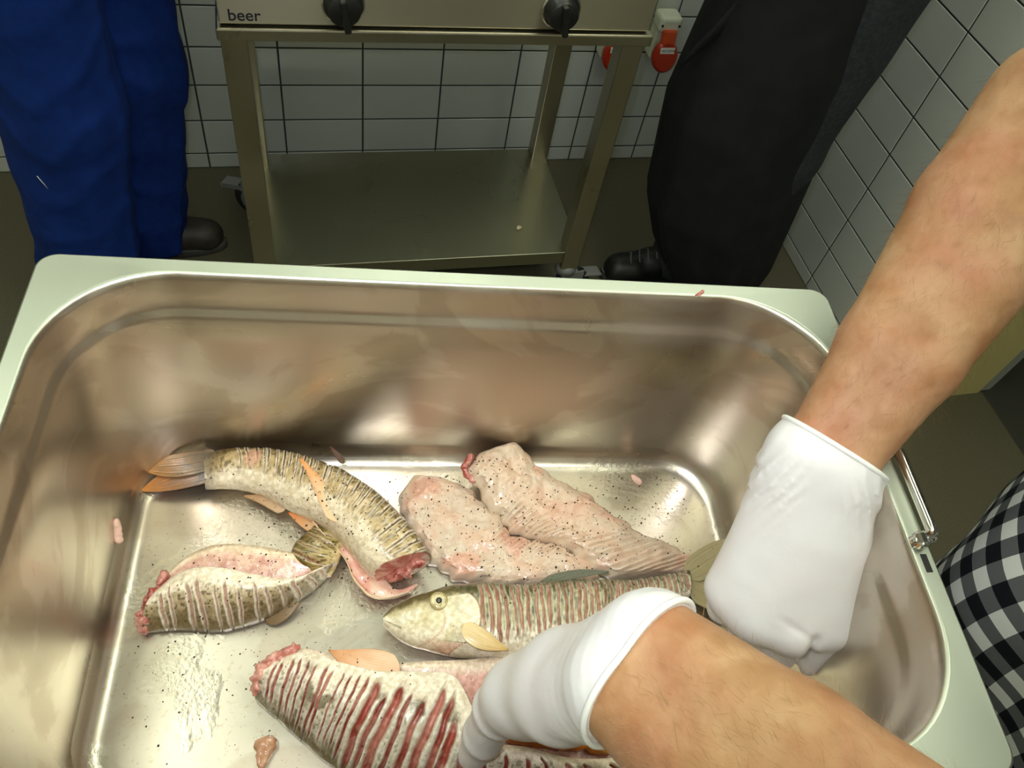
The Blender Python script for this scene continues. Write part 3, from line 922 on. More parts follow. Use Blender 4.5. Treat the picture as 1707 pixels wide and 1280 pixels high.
def clam_fish(name, rows, zL, zF, th, n, cuts, colfn, inner_cols, parent, cap_cols, n1=64, kb=.010):
    """opened body: an outer scored side folded over an open belly"""
    E_, t = resample(rows, n)
    f = t / t[-1]
    K, Lp, Fe = E_[:, 0], E_[:, 1], E_[:, 2]
    zL_ = np.interp(f, *zip(*zL)); zF_ = np.interp(f, *zip(*zF))
    q = np.linspace(0, 1, n1)
    out = np.zeros((n, n1, 3))
    out[..., :2] = Lp[:, None] * (1 - q)[None, :, None] + K[:, None] * q[None, :, None]
    prof = (1 - np.clip(q, 0, 1) ** 2.4) ** .62 + .18 * np.sin(math.pi * q) * (1 - q) ** .5
    out[..., 2] = .003 + zL_[:, None] * prof[None]
    S = np.repeat(t[:, None], n1, 1); Q = np.repeat(q[None], n, 0)
    dep, fl_, lip = apply_cuts(S, 1 - Q, cuts)
    bul = (fbm(out, 110, 2) - .5) * .0016
    dirv = np.zeros((n, 2)); dirv = (K - Lp) / (np.linalg.norm(K - Lp, axis=1)[:, None] + 1e-9)
    nz = np.stack([dirv[:, None, 0] * (Q ** 2), dirv[:, None, 1] * (Q ** 2), (1 - .6 * Q ** 2)], -1)
    out += nz * (bul - dep + .0007 * lip)[..., None]
    out[..., 2] = np.maximum(out[..., 2], .0008)
    Co = colfn(S, Q, f[:, None], out, fl_, lip)
    # underside
    nb = 6
    qb = np.linspace(0, 1, nb + 2)[1:-1]
    und = np.zeros((n, nb, 3))
    und[..., :2] = K[:, None] * (1 - qb)[None, :, None] + Fe[:, None] * qb[None, :, None]
    und[..., 2] = .0006
    Cu = np.broadcast_to(np.array(inner_cols[2]), und.shape)
    # inner: far rim to the hinge, then up inside the folded side
    ni = 26
    inn = np.zeros((n, ni, 3)); n2 = 14
    hin = K * .82 + Lp * .18
    qi = np.linspace(0, 1, n2)
    inn[:, :n2, :2] = Fe[:, None] * (1 - qi)[None, :, None] + hin[:, None] * qi[None, :, None]
    inn[:, :n2, 2] = zF_[:, None] * (1 - sst(0, .8, qi))[None] + .005 * sst(0, .8, qi)[None] + .001
    q3 = np.linspace(0, 1, ni - n2 + 1)[1:]
    LL = Lp + (Lp - K) * .0
    inn[:, n2:, :2] = hin[:, None] * (1 - q3)[None, :, None] + LL[:, None] * q3[None, :, None]
    inn[:, n2:, 2] = np.maximum(.005 + (zL_[:, None] - .005) * (1 - (1 - q3) ** 2.2)[None] - th, .002)
    inn[..., 2] += (fbm(inn, 130, 2) - .5) * .0015
    nn = fbm(inn, 160, 3)
    Ci = mixc(inner_cols[0], inner_cols[1], sst(.35, .65, nn))
    rim = np.zeros((n, ni)); rim[:, :2] = 1; rim[:, -1] = 1
    Ci = mixc(Ci, inner_cols[3], rim)
    P = np.concatenate([out, und, inn], 1)
    C_ = np.concatenate([Co, Cu, Ci], 1)
    m = P.shape[1]
    V = P.reshape(-1, 3); C_ = C_.reshape(-1, 3)
    F = grid_faces(n, m)[:, ::-1].tolist()
    # ragged end faces
    for e, idx in ((0, 0), (1, (n - 1) * m)):
        o = V[idx:idx + n1]; c_in = V[idx:idx + m].mean(0)
        base = len(V)
        ii = np.linspace(0, n1 - 1, n1).astype(int)
        inner = V[idx + n1 + nb:idx + m][::-1]
        jj = np.clip((ii / (n1 - 1) * (len(inner) - 1)).astype(int), 0, len(inner) - 1)
        cols2 = 6
        layers = []
        for j in range(1, cols2):
            g = j / cols2
            lay = o * (1 - g) + inner[jj] * g
            lay = lay + (vnoise(lay, 230)[:, None] - .45) * np.r_[((Lp[0] + K[0]) - (Lp[min(8, n - 1)] + K[min(8, n - 1)])), 0] / .012 * .0022 * (1 if e == 0 else -1)
            layers.append(lay)
        V = np.vstack([V] + layers)
        for lay in layers:
            C_ = np.vstack([C_, mixc(cap_cols[0], cap_cols[1], sst(.3, .7, vnoise(lay, 280)))])
        prev = np.arange(idx, idx + n1)
        for j in range(cols2 - 1):
            cur = np.arange(base + j * n1, base + (j + 1) * n1)
            for k in range(n1 - 1):
                F.append([int(prev[k]), int(prev[k + 1]), int(cur[k + 1]), int(cur[k])])
            prev = cur
        last = (idx + n1 + nb + (len(inner) - 1 - jj))
        for k in range(n1 - 1):
            a, b2 = int(last[k]), int(last[k + 1])
            F.append([int(prev[k]), int(prev[k + 1]), b2, a] if a != b2 else [int(prev[k]), int(prev[k + 1]), a])
    FISHMESH.append((V.copy(), F))
    return mesh(name, V, F, FISH, parent, col=C_), dict(K=K, L=Lp, F=Fe, t=t, f=f)

def fin(name, base, tip, wid, z0, z1, c0, c1, parent, rays=9, bf=.5, bend=0.0, n=26, m=25, arch=.0, taper=4.0, pw=.8):
    base = np.array(base, float); tip = np.array(tip, float)
    ax = tip - base; Ln = np.linalg.norm(ax); ax /= Ln
    pe = np.array([-ax[1], ax[0]])
    v = np.linspace(0, 1, n)[:, None]; uu = np.linspace(-1, 1, m)[None]
    hw = wid * (bf + (1 - bf) * np.sin(math.pi * v ** pw)) * (1 - v ** taper) * np.sqrt(sst(-.015, .16, v)) + .0004
    off = uu * hw + bend * np.sin(math.pi * v * .9)
    P = np.zeros((n, m, 3))
    P[..., :2] = base + ax * (v * Ln)[..., None] + pe * off[..., None]
    ray = np.abs(np.sin(uu * math.pi * rays / 2)) ** .6
    P[..., 2] = z0 + (z1 - z0) * v + .0004 * ray + arch * (1 - uu ** 2) * np.sin(math.pi * v)
    nn = vnoise(P, 400)
    C_ = mixc(c0, c1, np.clip(np.broadcast_to(v ** 1.7, ray.shape if ray.shape[0] > 1 else (n, m)) + (nn - .5) * .35, 0, 1))
    C_ = C_ * (.90 + .13 * np.broadcast_to(ray, (n, m)))[..., None]
    top = P.reshape(-1, 3); bot = top - np.array([0, 0, .0009])
    V = np.vstack([top, bot])
    F = grid_faces(n, m, False)
    Fb = F[:, ::-1] + n * m
    fs = F.tolist() + Fb.tolist()
    edge = [k for k in range(m)] + [i * m + m - 1 for i in range(1, n)] + [(n - 1) * m + k for k in range(m - 2, -1, -1)] + [i * m for i in range(n - 2, 0, -1)]
    for a, b in zip(edge, edge[1:] + edge[:1]):
        fs.append([b, a, a + n * m, b + n * m])
    C2 = np.vstack([C_.reshape(-1, 3)] * 2)
    FISHMESH.append((V.copy(), fs))
    return mesh(name, V, fs, FIN, parent, col=C2)

CREAM = (.80, .66, .46)
OLIVE = (.14, .105, .035)
GOLD = (.52, .37, .15)
PINK = (.62, .27, .20)
def col_common(P, Q, fl_, lip, dark, midc, belly, q_d, q_b, cutc, lipc, speck=.55, lip_s=.75):
    n1 = fbm(P, 330, 2); n2 = fbm(P, 90, 2)
    qq = Q + (n2 - .5) * .25 + (n1 - .5) * .18
    c = mixc(dark, midc, sst(q_d - .14, q_d + .14, qq))
    c = mixc(c, belly, sst(q_b - .16, q_b + .16, qq))
    sp = sst(.60, .70, vnoise(P, 620)) * (1 - sst(q_b - .1, q_b + .25, Q))
    c = mixc(c, np.array(dark) * .6, sp * speck)
    c = mixc(c, lipc, np.clip(lip, 0, 1) * lip_s)
    return mixc(c, cutc, np.clip(fl_, 0, 1))

# --- headless fish with its tail fin, lying across the other (top left)
fa = tag(empty('scored_fish', PAN, PANR), 'headless scored fish with its orange-brown tail fin, bent over another piece', 'fish')
rsA = np.random.default_rng(3)
cutA = make_cuts(31, .026, .200, .0004, .0008, .5, rsA, slant=.010, wob=.00028, depth=.0022, q0=(.0, .05), q1=(.52, .78))
def colA(S, Q, H, f, P, fl_, lip):
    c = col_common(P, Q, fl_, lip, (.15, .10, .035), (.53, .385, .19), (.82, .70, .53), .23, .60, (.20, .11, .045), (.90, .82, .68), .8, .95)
    c = mixc(c, (.20, .16, .12), sst(.085, .0, f * np.ones_like(Q)) * .75)
    patch = sst(.0075, .0055, np.hypot(P[..., 0] + .150, (P[..., 1] - .118) * .75)) * (H > .2)
    return mixc(c, (.70, .40, .28), patch * .8)
_, iA = scored_fish('body', D['A'], [(0, .004), (.08, .0095), (.25, .014), (.55, .021), (.85, .024), (1, .021)], [(0, .0125), (.3, .017), (.6, .024), (.8, .027), (1, .024)], 420, 64, cutA, colA, fa, (None, ((.50, .10, .075), (.72, .36, .28))), floor=.0006)
At = D['A_tail']
pb = (np.array(At[0][0]) + np.array(At[10][0])) / 2
fin('tail_fin', pb + np.array([.011, .0055]), At[3][0], .0108, .0180, .010, (.11, .09, .065), (.52, .21, .025), fa, 9, .70, .0035, taper=5, n=40)
fin('tail_fin', pb + np.array([.011, -.0055]), At[7][0], .0108, .0175, .006, (.13, .11, .095), (.54, .19, .02), fa, 9, .70, -.0035, taper=5, n=40)
_e = len(iA['t']) - 1
_T, _B, _z = iA['T'][_e], iA['B'][_e], iA['zc'][_e]
_m, _hv = (_T + _B) / 2, (_T - _B) / 2
_o = iA['T'][_e] + iA['B'][_e] - iA['T'][_e - 9] - iA['B'][_e - 9]; _o = _o / np.linalg.norm(_o) * .0008
CUTFACE = [(*(_m + _hv * .50 + _o), _z + .003), (*(_m + _hv * .12 + _o), _z - .004), (*(_m - _hv * .35 + _o), _z - .009)]
Af = D['A_fins']
fin('pelvic_fin', Af[0][0], Af[0][1], .0075, .040, .043, (.74, .50, .30), (.72, .27, .05), fa, 7, .9, -.002, arch=.002, taper=1.6)
fin('pelvic_fin', Af[1][0], Af[1][1], .006, .012, .010, (.62, .40, .2), (.78, .22, .04), fa, 6, .8, .001, taper=2)
fin('anal_fin', Af[2][0], Af[2][1], .0055, .010, .008, (.60, .40, .24), (.40, .20, .06), fa, 8, .9, -.003, taper=2)
fin('dorsal_fin', Af[3][0], Af[3][1], .0022, .030, .034, (.10, .05, .03), (.10, .035, .02), fa, 3, .9, 0, taper=2)
# belly flap folded out on the pan floor, pink inside
Ef, tf = resample(D['A_flap'], 90)
qf = np.linspace(0, 1, 18)
ff = tf / tf[-1]
P = np.zeros((90, 18, 3))
P[..., :2] = Ef[:, 0][:, None] * (1 - qf)[None, :, None] + Ef[:, 1][:, None] * qf[None, :, None]
inset = (Ef[:, 0] - Ef[:, 1]) * .55
P[..., :2] += (inset[:, None] * ((1 - qf) ** 2)[None, :, None])
P[..., 2] = .013 + .004 * np.sin(math.pi * qf)[None] * np.sin(math.pi * ff)[:, None] + .006 * sst(.75, 1, qf)[None] - .006 * ff[:, None] + (fbm(P, 140, 2) - .5) * .003
Cf = mixc((.74, .38, .30), (.84, .58, .46), sst(.35, .65, fbm(P, 150, 2)))
Cf = mixc(Cf, (.88, .66, .42), sst(.86, .97, np.repeat(qf[None], 90, 0)))
Vf = np.vstack([P.reshape(-1, 3), (P - np.array([0, 0, .004])).reshape(-1, 3)])
Ff = grid_faces(90, 18, False)
fs = Ff[:, ::-1].tolist() + (Ff + 90 * 18).tolist()
ed = [k for k in range(18)] + [i * 18 + 17 for i in range(1, 90)] + [89 * 18 + k for k in range(16, -1, -1)] + [i * 18 for i in range(88, 0, -1)]
for a, b in zip(ed, ed[1:] + ed[:1]):
    fs.append([a, b, b + 90 * 18, a + 90 * 18])
FISHMESH.append((Vf, fs))
mesh('belly_flap', Vf, fs, FLESH, fa, col=np.vstack([Cf.reshape(-1, 3)] * 2))

# --- opened piece with the belly gaping (bottom left)
fb_ = tag(empty('opened_fish', PAN, PANR), 'headless fish piece with its belly cut open, pink inside showing', 'fish')
rsB = np.random.default_rng(5)
cutB = make_cuts(14, .008, .140, .0007, .0014, .4, rsB, slant=-.012, wob=.0004, depth=.0040, q0=(.0, .02), q1=(.62, .82))
def colB(S, Q, f, P, fl_, lip):
    c = col_common(P, 1 - Q, fl_, lip, (.20, .14, .065), (.50, .39, .25), (.88, .77, .63), .26, .58, (.60, .38, .29), (.92, .86, .76), .85, .85)
    return c
clam_fish('body', D['B'], [(0, .022), (.2, .029), (.6, .030), (.85, .024), (1, .016)], [(0, .010), (.3, .016), (.7, .015), (1, .010)], .004, 300, cutB, colB,
          ((.80, .52, .40), (.66, .34, .27), (.4, .3, .2), (.88, .70, .52)), fb_, ((.52, .09, .06), (.74, .34, .27)))
rsB2 = np.random.default_rng(8)
cutB2 = make_cuts(6, .004, .050, .0006, .0012, .4, rsB2, slant=-.010, wob=.0004, depth=.0022, q0=(0, .05), q1=(.62, .85))
def colB2(S, Q, H, f, P, fl_, lip):
    return col_common(P, Q, fl_, lip, (.17, .12, .03), (.46, .35, .14), (.78, .62, .34), .42, .80, (.26, .12, .05), (.72, .62, .40), .9, .6)
scored_fish('tail_stem', D['B_stem'], [(0, .005), (.18, .010), (.5, .009), (1, .006)], [(0, .007), (.18, .011), (.5, .0095), (1, .0065)], 150, 44, cutB2, colB2, fb_, (None, None))
Bf = D['B_fin'][0]
fin('dorsal_fin', Bf[0], Bf[1], .005, .003, .008, (.14, .075, .02), (.22, .12, .03), fb_, 8, .8, -.002, taper=3)

def raw_end(name, pts, r, parent, mat, lo_z=.0006):
    pts = [np.array(p, float) for p in pts]
    pr = [(a, b, r, r * .9, .004) for a, b in zip(pts[:-1], pts[1:])]
    lo, hi = bounds(pr, .006)
    V, F = sdf_mesh(lambda P: sdf_eval(P, pr) + (fbm(P, 260, 2) - .5) * .0075, lo, hi, .0011)
    V[:, 2] = np.maximum(V[:, 2], lo_z)
    return mesh(name, V, F, mat, parent)
raw_end('cut_face', CUTFACE, .0052, fa, BLOOD)
B0 = D['B'][0]; kB, lB = np.array(B0[0]), np.array(B0[1])
raw_end('raw_edge', [(kB[0] + .001, kB[1] + .003, .006), (*(kB * .6 + lB * .4 + np.array([-.0015, 0])), .015), (*(lB + np.array([.000, .000])), .021), (*(np.array(D['B'][1][1]) + np.array([-.006, .004])), .022)], .0042, fb_, BLOOD)

# --- whole fish with its head
fd = tag(empty('whole_fish', PAN, PANR), 'whole scored fish with its head on, belly under the gloved hand', 'fish')
rsD = np.random.default_rng(11)
LD = resample(D['D'], 50)[1][-1]
hl = .262 * LD
cutD = make_cuts(32, hl + .004, LD * .995, .0008, .0015, .3, rsD, slant=.006, wob=.0006, depth=.0030, q0=(.02, .10), q1=(.74, .96))
def colD(S, Q, H, f, P, fl_, lip):
    c = col_common(P, Q, fl_ * 0, lip, (.085, .08, .03), (.40, .365, .20), (.82, .74, .60), .30, .62, (.5, .3, .2), (.82, .76, .60), .9, .5)
    ret = np.stack([S * 1.0, Q * .020, Q * 0], -1)
    rt = np.abs(fbm(ret, 420, 2) - .5)
    c = mixc(c, (.10, .085, .035), sst(.045, .012, rt) * sst(.10, .2, Q) * sst(.98, .70, Q) * .75)
    fle = mixc((.58, .36, .27), (.44, .20, .14), sst(.3, .7, fbm(P, 240, 2)))
    k_ = np.clip(fl_, 0, 1)[..., None]
    c = c * (1 - k_) + fle * k_
    n = fbm(P, 200, 2)
    # head: olive above, gold cheek, pale jaw, gill cover outline
    hc = mixc((.13, .11, .045), (.70, .61, .38), sst(.18, .40, Q + (n - .5) * .15))
    hc = mixc(hc, (.86, .80, .64), sst(.45, .7, fbm(P, 110, 2)) * sst(.35, .5, Q))
    hc = mixc(hc, (.88, .80, .62), sst(.55, .8, Q))
    op = hl - .10 * (Q - .56) ** 2 + .004
    pre = hl * .62 - .10 * (Q - .58) ** 2 + .004
    hc = mixc(hc, (.55, .30, .17), np.exp(-((S - pre) / .0009) ** 2) * sst(.3, .5, Q) * .8)
    hc = mixc(hc, (.92, .84, .66), np.exp(-((S - pre - .006) / .005) ** 2) * sst(.3, .5, Q) * .6)
    hc = mixc(hc, (.30, .16, .08), np.exp(-((S - (op - .0006)) / .0007) ** 2) * sst(.22, .4, Q) * .85)
    hc = mixc(hc, (.62, .25, .16), sst(.80, .95, Q) * sst(.35, .7, S / hl) * .55)
    mo = np.exp(-((Q - .62 - (S / hl) * .6) / .03) ** 2) * (S < hl * .20)
    hc = mixc(hc, (.22, .16, .09), np.clip(mo, 0, 1) * .8)
    ish = sst(op + .0006, op - .0006, S)
    return mixc(c, hc, ish)
_, iD = scored_fish('body', D['D'], [(0, .004), (.05, .010), (.15, .017), (.3, .021), (.55, .020), (.8, .013), (1, .008)], [(0, .013), (.1, .016), (.3, .021), (.6, .021), (.85, .015), (1, .012)], 560, 76, cutD, colD, fd, (None, None), pw=.8)
# gill cover: a separate raised plate with a free edge
n, m = 40, 40
Tm = lambda ss: np.array([np.interp(ss, iD['t'], iD['T'][:, k]) for k in (0, 1)])
Bm_ = lambda ss: np.array([np.interp(ss, iD['t'], iD['B'][:, k]) for k in (0, 1)])
def surf(ss, q, lift=0.0):
    w = 1 - 2 * q
    T_, B_ = Tm(ss), Bm_(ss)
    mid = (T_ + B_) / 2; half = (T_ - B_) / 2
    ws = np.sign(w) * abs(w) ** .8
    b = np.interp(ss, iD['t'], iD['b']); zc = np.interp(ss, iD['t'], iD['zc'])
    h = math.sqrt(max(0, 1 - w * w))
    xy = mid + half * ws
    return np.array([xy[0], xy[1], zc + b * h ** .85 + lift])
P = np.zeros((n, m, 3)); Cg = np.zeros((n, m, 3))
for i in range(n):
    for k in range(m):
        q = .30 + .58 * k / (m - 1)
        s_op = hl + .005 - .11 * (q - .57) ** 2
        s_pr = hl * .66 - .04 * (q - .57) ** 2
        s_ = s_pr + (s_op - s_pr) * i / (n - 1)
        g = i / (n - 1)
        P[i, k] = surf(s_, q, -.0004 + .0024 * g)
        Cg[i, k] = mixc((.68, .60, .38), (.86, .79, .62), np.array(g))
        if g > .95: Cg[i, k] = (.45, .24, .14)
Cg *= (.86 + .28 * fbm(P, 260, 2))[..., None]
Vg = np.vstack([P.reshape(-1, 3), (P - np.array([0, 0, .0016])).reshape(-1, 3)])
Fg = grid_faces(n, m, False)
fs = Fg[:, ::-1].tolist() + (Fg + n * m).tolist()
ed = [k for k in range(m)] + [i * m + m - 1 for i in range(1, n)] + [(n - 1) * m + k for k in range(m - 2, -1, -1)] + [i * m for i in range(n - 2, 0, -1)]
for a, b in zip(ed, ed[1:] + ed[:1]):
    fs.append([a, b, b + n * m, a + n * m])
mesh('gill_cover', Vg, fs, FISH, fd, col=np.vstack([Cg.reshape(-1, 3)] * 2))
ep = surf(.0385 * LD / .24, .36)
eb = lathe('eye', [(.0064, -.003), (.0064, .0004), (.0052, .0013), (.0040, .0017), (.0001, .0019)], EYEW, fd, 28, (.02, -.05, 1), ep + np.array([0, 0, .0005]))
lathe('pupil', [(.0022, -.002), (.0022, .0018), (.0014, .0024), (.0001, .0026)], EYEB, eb, 20, (.02, -.05, 1), ep + np.array([0, 0, .0006]))
V, F = tube_arr([ep + np.array([.0062 * math.cos(a), .0062 * math.sin(a), .0012]) for a in np.linspace(0, 2 * math.pi, 28, endpoint=False)], .0006, 6, True)
mesh('eye_rim', V, F, M('eye_rim_skin', (.34, .25, .10), .3), eb)
Dt = D['D_tail']
pt = (np.array(Dt[0][0]) + np.array(Dt[8][0])) / 2
fin('tail_fin', pt + np.array([-.004, .004]), Dt[2][0], .011, .013, .018, (.36, .30, .15), (.46, .38, .22), fd, 9, .8, .003, taper=5)
fin('tail_fin', pt + np.array([-.004, -.004]), Dt[5][0], .011, .013, .010, (.36, .30, .15), (.46, .38, .22), fd, 9, .8, -.003, taper=5)
Dd = D['D_dorsal']
fin('dorsal_fin', Dd[0][0], Dd[2][1], .0035, .024, .028, (.10, .10, .06), (.13, .13, .09), fd, 5, .9, .003, taper=3)
Dp = D['D_pect']
fin('pectoral_fin', Dp[0][0], Dp[0][1], .0075, .0425, .0385, (.74, .56, .30), (.58, .36, .10), fd, 9, .6, -.002, arch=.002, taper=3)

# --- big scored fish under the left hand
fe = tag(empty('gutted_fish', PAN, PANR), 'large gutted fish with deep gaping cuts, hand reaching into its belly', 'fish')
rsE = np.random.default_rng(21)
LE = resample(D['E'], 50)[1][-1]
cutE = make_cuts(12, .004, .075, .0007, .0013, .4, rsE, slant=-.004, wob=.0004, depth=.0045, q0=(.02, .08), q1=(.9, 1.0)) + \
       make_cuts(9, .074, .152, .0014, .0038, .4, rsE, slant=-.006, wob=.0006, depth=.0075, q0=(.0, .05), q1=(.78, .95)) + \
       make_cuts(9, .155, .29, .0014, .0026, .35, rsE, slant=-.006, wob=.0006, depth=.006, q0=(.02, .08), q1=(.75, .9))
def colE(S, Q, f, P, fl_, lip):
    c = col_common(P, 1 - Q, fl_ * 0, lip, (.13, .10, .04), (.64, .58, .49), (.86, .76, .62), .13, .58, (.5, .1, .1), (.92, .87, .78), .6, .75)
    blot = sst(.60, .70, fbm(P, 85, 3)) * sst(.0, .4, Q)
    c = mixc(c, (.12, .085, .03), blot * .75)
    red = mixc((.60, .26, .21), (.40, .085, .06), sst(.4, .6, fbm(P, 150, 3)))
    return mixc(c, red, np.clip(fl_, 0, 1)) if False else c * (1 - np.clip(fl_, 0, 1)[..., None]) + red * np.clip(fl_, 0, 1)[..., None]
clam_fish('body', D['E'], [(0, .020), (.12, .032), (.4, .042), (.7, .036), (1, .015)], [(0, .014), (.3, .026), (.5, .026), (1, .012)], .005, 620, cutE, colE,
          ((.78, .46, .38), (.66, .34, .30), (.4, .3, .2), (.88, .72, .58)), fe, ((.50, .12, .10), (.74, .42, .36)), n1=100)
E0 = D['E'][0]; kE, lE = np.array(E0[0]), np.array(E0[1])
raw_end('raw_edge', [(*(kE * .7 + lE * .3 + np.array([-.001, 0])), .014), (*(kE * .3 + lE * .7 + np.array([-.002, .001])), .020), (*(lE + np.array([.001, .001])), .021), (*(np.array(D['E'][1][1]) + np.array([-.003, .003])), .026)], .0042, fe, M('pink_raw_flesh', (.66, .33, .27), .25, coat=.5, var=(160, (.50, .16, .13), .4, .62), bump=(240, .5, .002)))
Ee = D['E_fin']
fin('pectoral_fin', np.array(Ee[2][0]) + np.array([.010, -.001]), np.array(Ee[0][1]) + np.array([.003, .003]), .0115, .040, .030, (.78, .50, .32), (.68, .30, .12), fe, 12, .5, .003, arch=.003, taper=3)
V, F = sdf_mesh(lambda P: sdf_eval(P, [((.045, -.088, .014), (.075, -.094, .014), .010, .009, .006), ((.075, -.090, .015), (.105, -.10, .012), .010, .008, .006), ((.055, -.080, .012), (.09, -.075, .012), .010, .010, .006)]) + (vnoise(P, 240) - .5) * .004, (.02, -.13, -.005), (.13, -.05, .045), .0016)
V[:, 2] = np.maximum(V[:, 2], .006)
mesh('roe', V, F, ROE, fe)

# --- two skinned fillets
def fillet(name, rows, H, n, m, lift, parent, streaks, tint):
    E_, t = resample(rows, n)
    f = t / t[-1]
    w = np.linspace(-1, 1, m)
    z0 = np.interp(f, *zip(*lift))[:, None]
    Pq = E_[:, 0]; Qq = E_[:, 1]
    edge = (1 + .05 * np.sin(f * 37) + .04 * np.sin(f * 83 + 1))[:, None]
    mid = (Pq + Qq) / 2; half = (Qq - Pq) / 2
    top = np.zeros((n, m, 3))
    ww = np.sign(w) * np.abs(w) ** .9
    top[..., :2] = mid[:, None] + half[:, None] * ww[None, :, None] * np.where(np.abs(w)[None, :] > .8, edge, 1)[..., None]
    dome = (1 - np.abs(w) ** 5.0) ** .62
    lng = np.clip(np.minimum(f * 9, (1 - f) * 5), 0, 1) ** .6
    top[..., 2] = z0 + .0015 + H * dome[None] * (.25 + .75 * lng[:, None])
    top[..., 2] += (fbm(top, 70, 3) - .5) * .005 * dome[None] + (vnoise(top, 420) - .5) * .0009
    stz = np.zeros((n, m)); st_m = np.zeros((n, m))
    for (f0, f1, w0, w1, fr) in streaks:
        win = sst(f0 - .03, f0 + .03, f)[:, None] * (1 - sst(f1 - .03, f1 + .03, f))[:, None] * (sst(w0 - .1, w0 + .1, w) * (1 - sst(w1 - .1, w1 + .1, w)))[None]
        stz += win * np.sin((t[:, None] + .006 * w[None]) * fr) ; st_m += win
    top[..., 2] += stz * .0007
    nz = fbm(top, 55, 3)
    C_ = mixc(tint[0], tint[1], sst(.35, .65, nz))
    C_ = mixc(C_, tint[2], sst(.56, .72, fbm(top + 3.1, 45, 2)) * .8)
    C_ = mixc(C_, (.86, .74, .58), (1 - sst(.0, .25, 1 - np.abs(w)))[None] * .5 * np.ones((n, 1)))
    C_ = C_ * (1 - .18 * np.clip(-stz, 0, 1) )[..., None]
    bot = top.copy(); bot[..., 2] = z0 + .0005 + top[..., 2] * 0
    bot[..., :2] = mid[:, None] + (top[..., :2] - mid[:, None]) * .97
    V = np.vstack([top.reshape(-1, 3), bot.reshape(-1, 3)])
    Fg = grid_faces(n, m, False)
    fs = Fg.tolist() + (Fg[:, ::-1] + n * m).tolist()
    ed = [k for k in range(m)] + [i * m + m - 1 for i in range(1, n)] + [(n - 1) * m + k for k in range(m - 2, -1, -1)] + [i * m for i in range(n - 2, 0, -1)]
    for a, b in zip(ed, ed[1:] + ed[:1]):
        fs.append([b, a, a + n * m, b + n * m])
    FISHMESH.append((V.copy(), fs))
    return mesh(name, V, fs, FLESH, parent, col=np.vstack([C_.reshape(-1, 3)] * 2))
f1 = tag(empty('fish_fillet', PAN, PANR), 'pale pink fish fillet touching the headless scored fish', 'fish fillet', 'fillets')
fillet('flesh', D['F1'], .0125, 200, 70, [(0, 0), (1, 0)], f1, [(.45, .75, .35, .95, 1500)], ((.70, .50, .37), (.65, .52, .40), (.68, .36, .26)))
Fn = D['F1_fin']
fin('dorsal_fin', (np.array(Fn[0][0]) + np.array(Fn[1][0])) / 2, (np.array(Fn[2][0]) + np.array(Fn[3][0])) / 2, .003, .002, .003, (.06, .065, .07), (.12, .12, .12), f1, 4, .9, 0, taper=3)
f2 = tag(empty('fish_fillet', PAN, PANR), 'long pale fillet tapering along the far right corner, skin end brown-edged', 'fish fillet', 'fillets')
f2['label'] = 'longer fish fillet reaching up the far pan wall, tapering towards the gloved fist'
fillet('flesh', D['F2'], .0145, 220, 74, [(0, .022), (.08, .019), (.2, .010), (.34, .002), (.45, 0), (1, 0)], f2, [(.28, .55, -.95, -.35, 1250), (.6, .95, -.7, .6, 900)], ((.70, .51, .37), (.66, .52, .39), (.70, .43, .31)))
V, F = sdf_mesh(lambda P: sdf_eval(P, [((-.004, -.004, .004), (.001, .004, .007), .0035, .003, .002), ((-.002, -.01, .002), (.003, -.016, .002), .003, .002, .003)]) + (vnoise(P, 420) - .5) * .002, (-.02, -.03, -.01), (.02, .02, .02), .0009)
V[:, 2] = np.maximum(V[:, 2], .0006)
V[:, 2] += .022
V[:, :2] += np.array(D['F2'][0][0]) * .6 + np.array(D['F2'][0][1]) * .4 + np.array([-.003, .0])
mesh('blood_edge', V, F, BLOOD, f2)

# --- small scraps on the pan
def scrap(label, prims, mat, lo, hi, res=.0008, wob=.0015, flat=None, cat='fish scrap'):
    V, F = sdf_mesh(lambda P: sdf_eval(P, prims) + (vnoise(P, 420) - .5) * wob, lo, hi, res)
    if flat is not None:
        V[:, 2] = np.maximum(V[:, 2], flat)
    c = V.mean(0); c[2] = V[:, 2].min()
    wp = Matrix.Rotation(PANR, 3, 'Z') @ Vector(c) + PAN
    o = mesh('fish_scrap', V - c, F, mat, None, loc=wp)
    o.rotation_euler = (0, 0, PANR)
    return tag(o, label, cat)
SCR = M('pale_scrap', (.80, .52, .42), .3, coat=.4, sss=.2)
SCB = M('brown_scrap', (.52, .26, .15), .2, coat=.6, var=(200, (.66, .38, .26), .4, .6))
scrap('pale pink scrap of flesh stuck on the end wall of the pan', [((-.2385, .061, .030), (-.2375, .052, .020), .0028, .0032, .002)], SCR, (-.25, .04, .01), (-.225, .07, .04))
scrap('small pale scrap on the bare pan floor beside the longer fillet', [((.167, .117, .001), (.171, .112, .001), .0028, .003, .002)], SCR, (.155, .10, -.005), (.185, .13, .012), flat=.0004)
scrap('wet brownish scrap on the pan floor near the large gutted fish', [((-.123, -.090, .002), (-.124, -.100, .002), .0065, .0035, .004), ((-.128, -.088, .001), (-.120, -.088, .002), .003, .005, .003)], SCB, (-.14, -.115, -.005), (-.105, -.075, .016), flat=.0004)
scrap('red thread of fish on the far rim of the pan', [((.163, .1505, .199), (.168, .1530, .2002), .0008, .0010, .001), ((.1655, .1502, .1985), (.1685, .1545, .2002), .0008, .0006, .001)], BLOOD, (.155, .14, .19), (.18, .165, .206), .0005, .0006)
scrap('beige crumb of fish stuck low on the near right corner of the pan', [((.231, -.099, .045), (.2325, -.104, .051), .0042, .003, .002)], SCR, (.215, -.115, .03), (.245, -.085, .065))

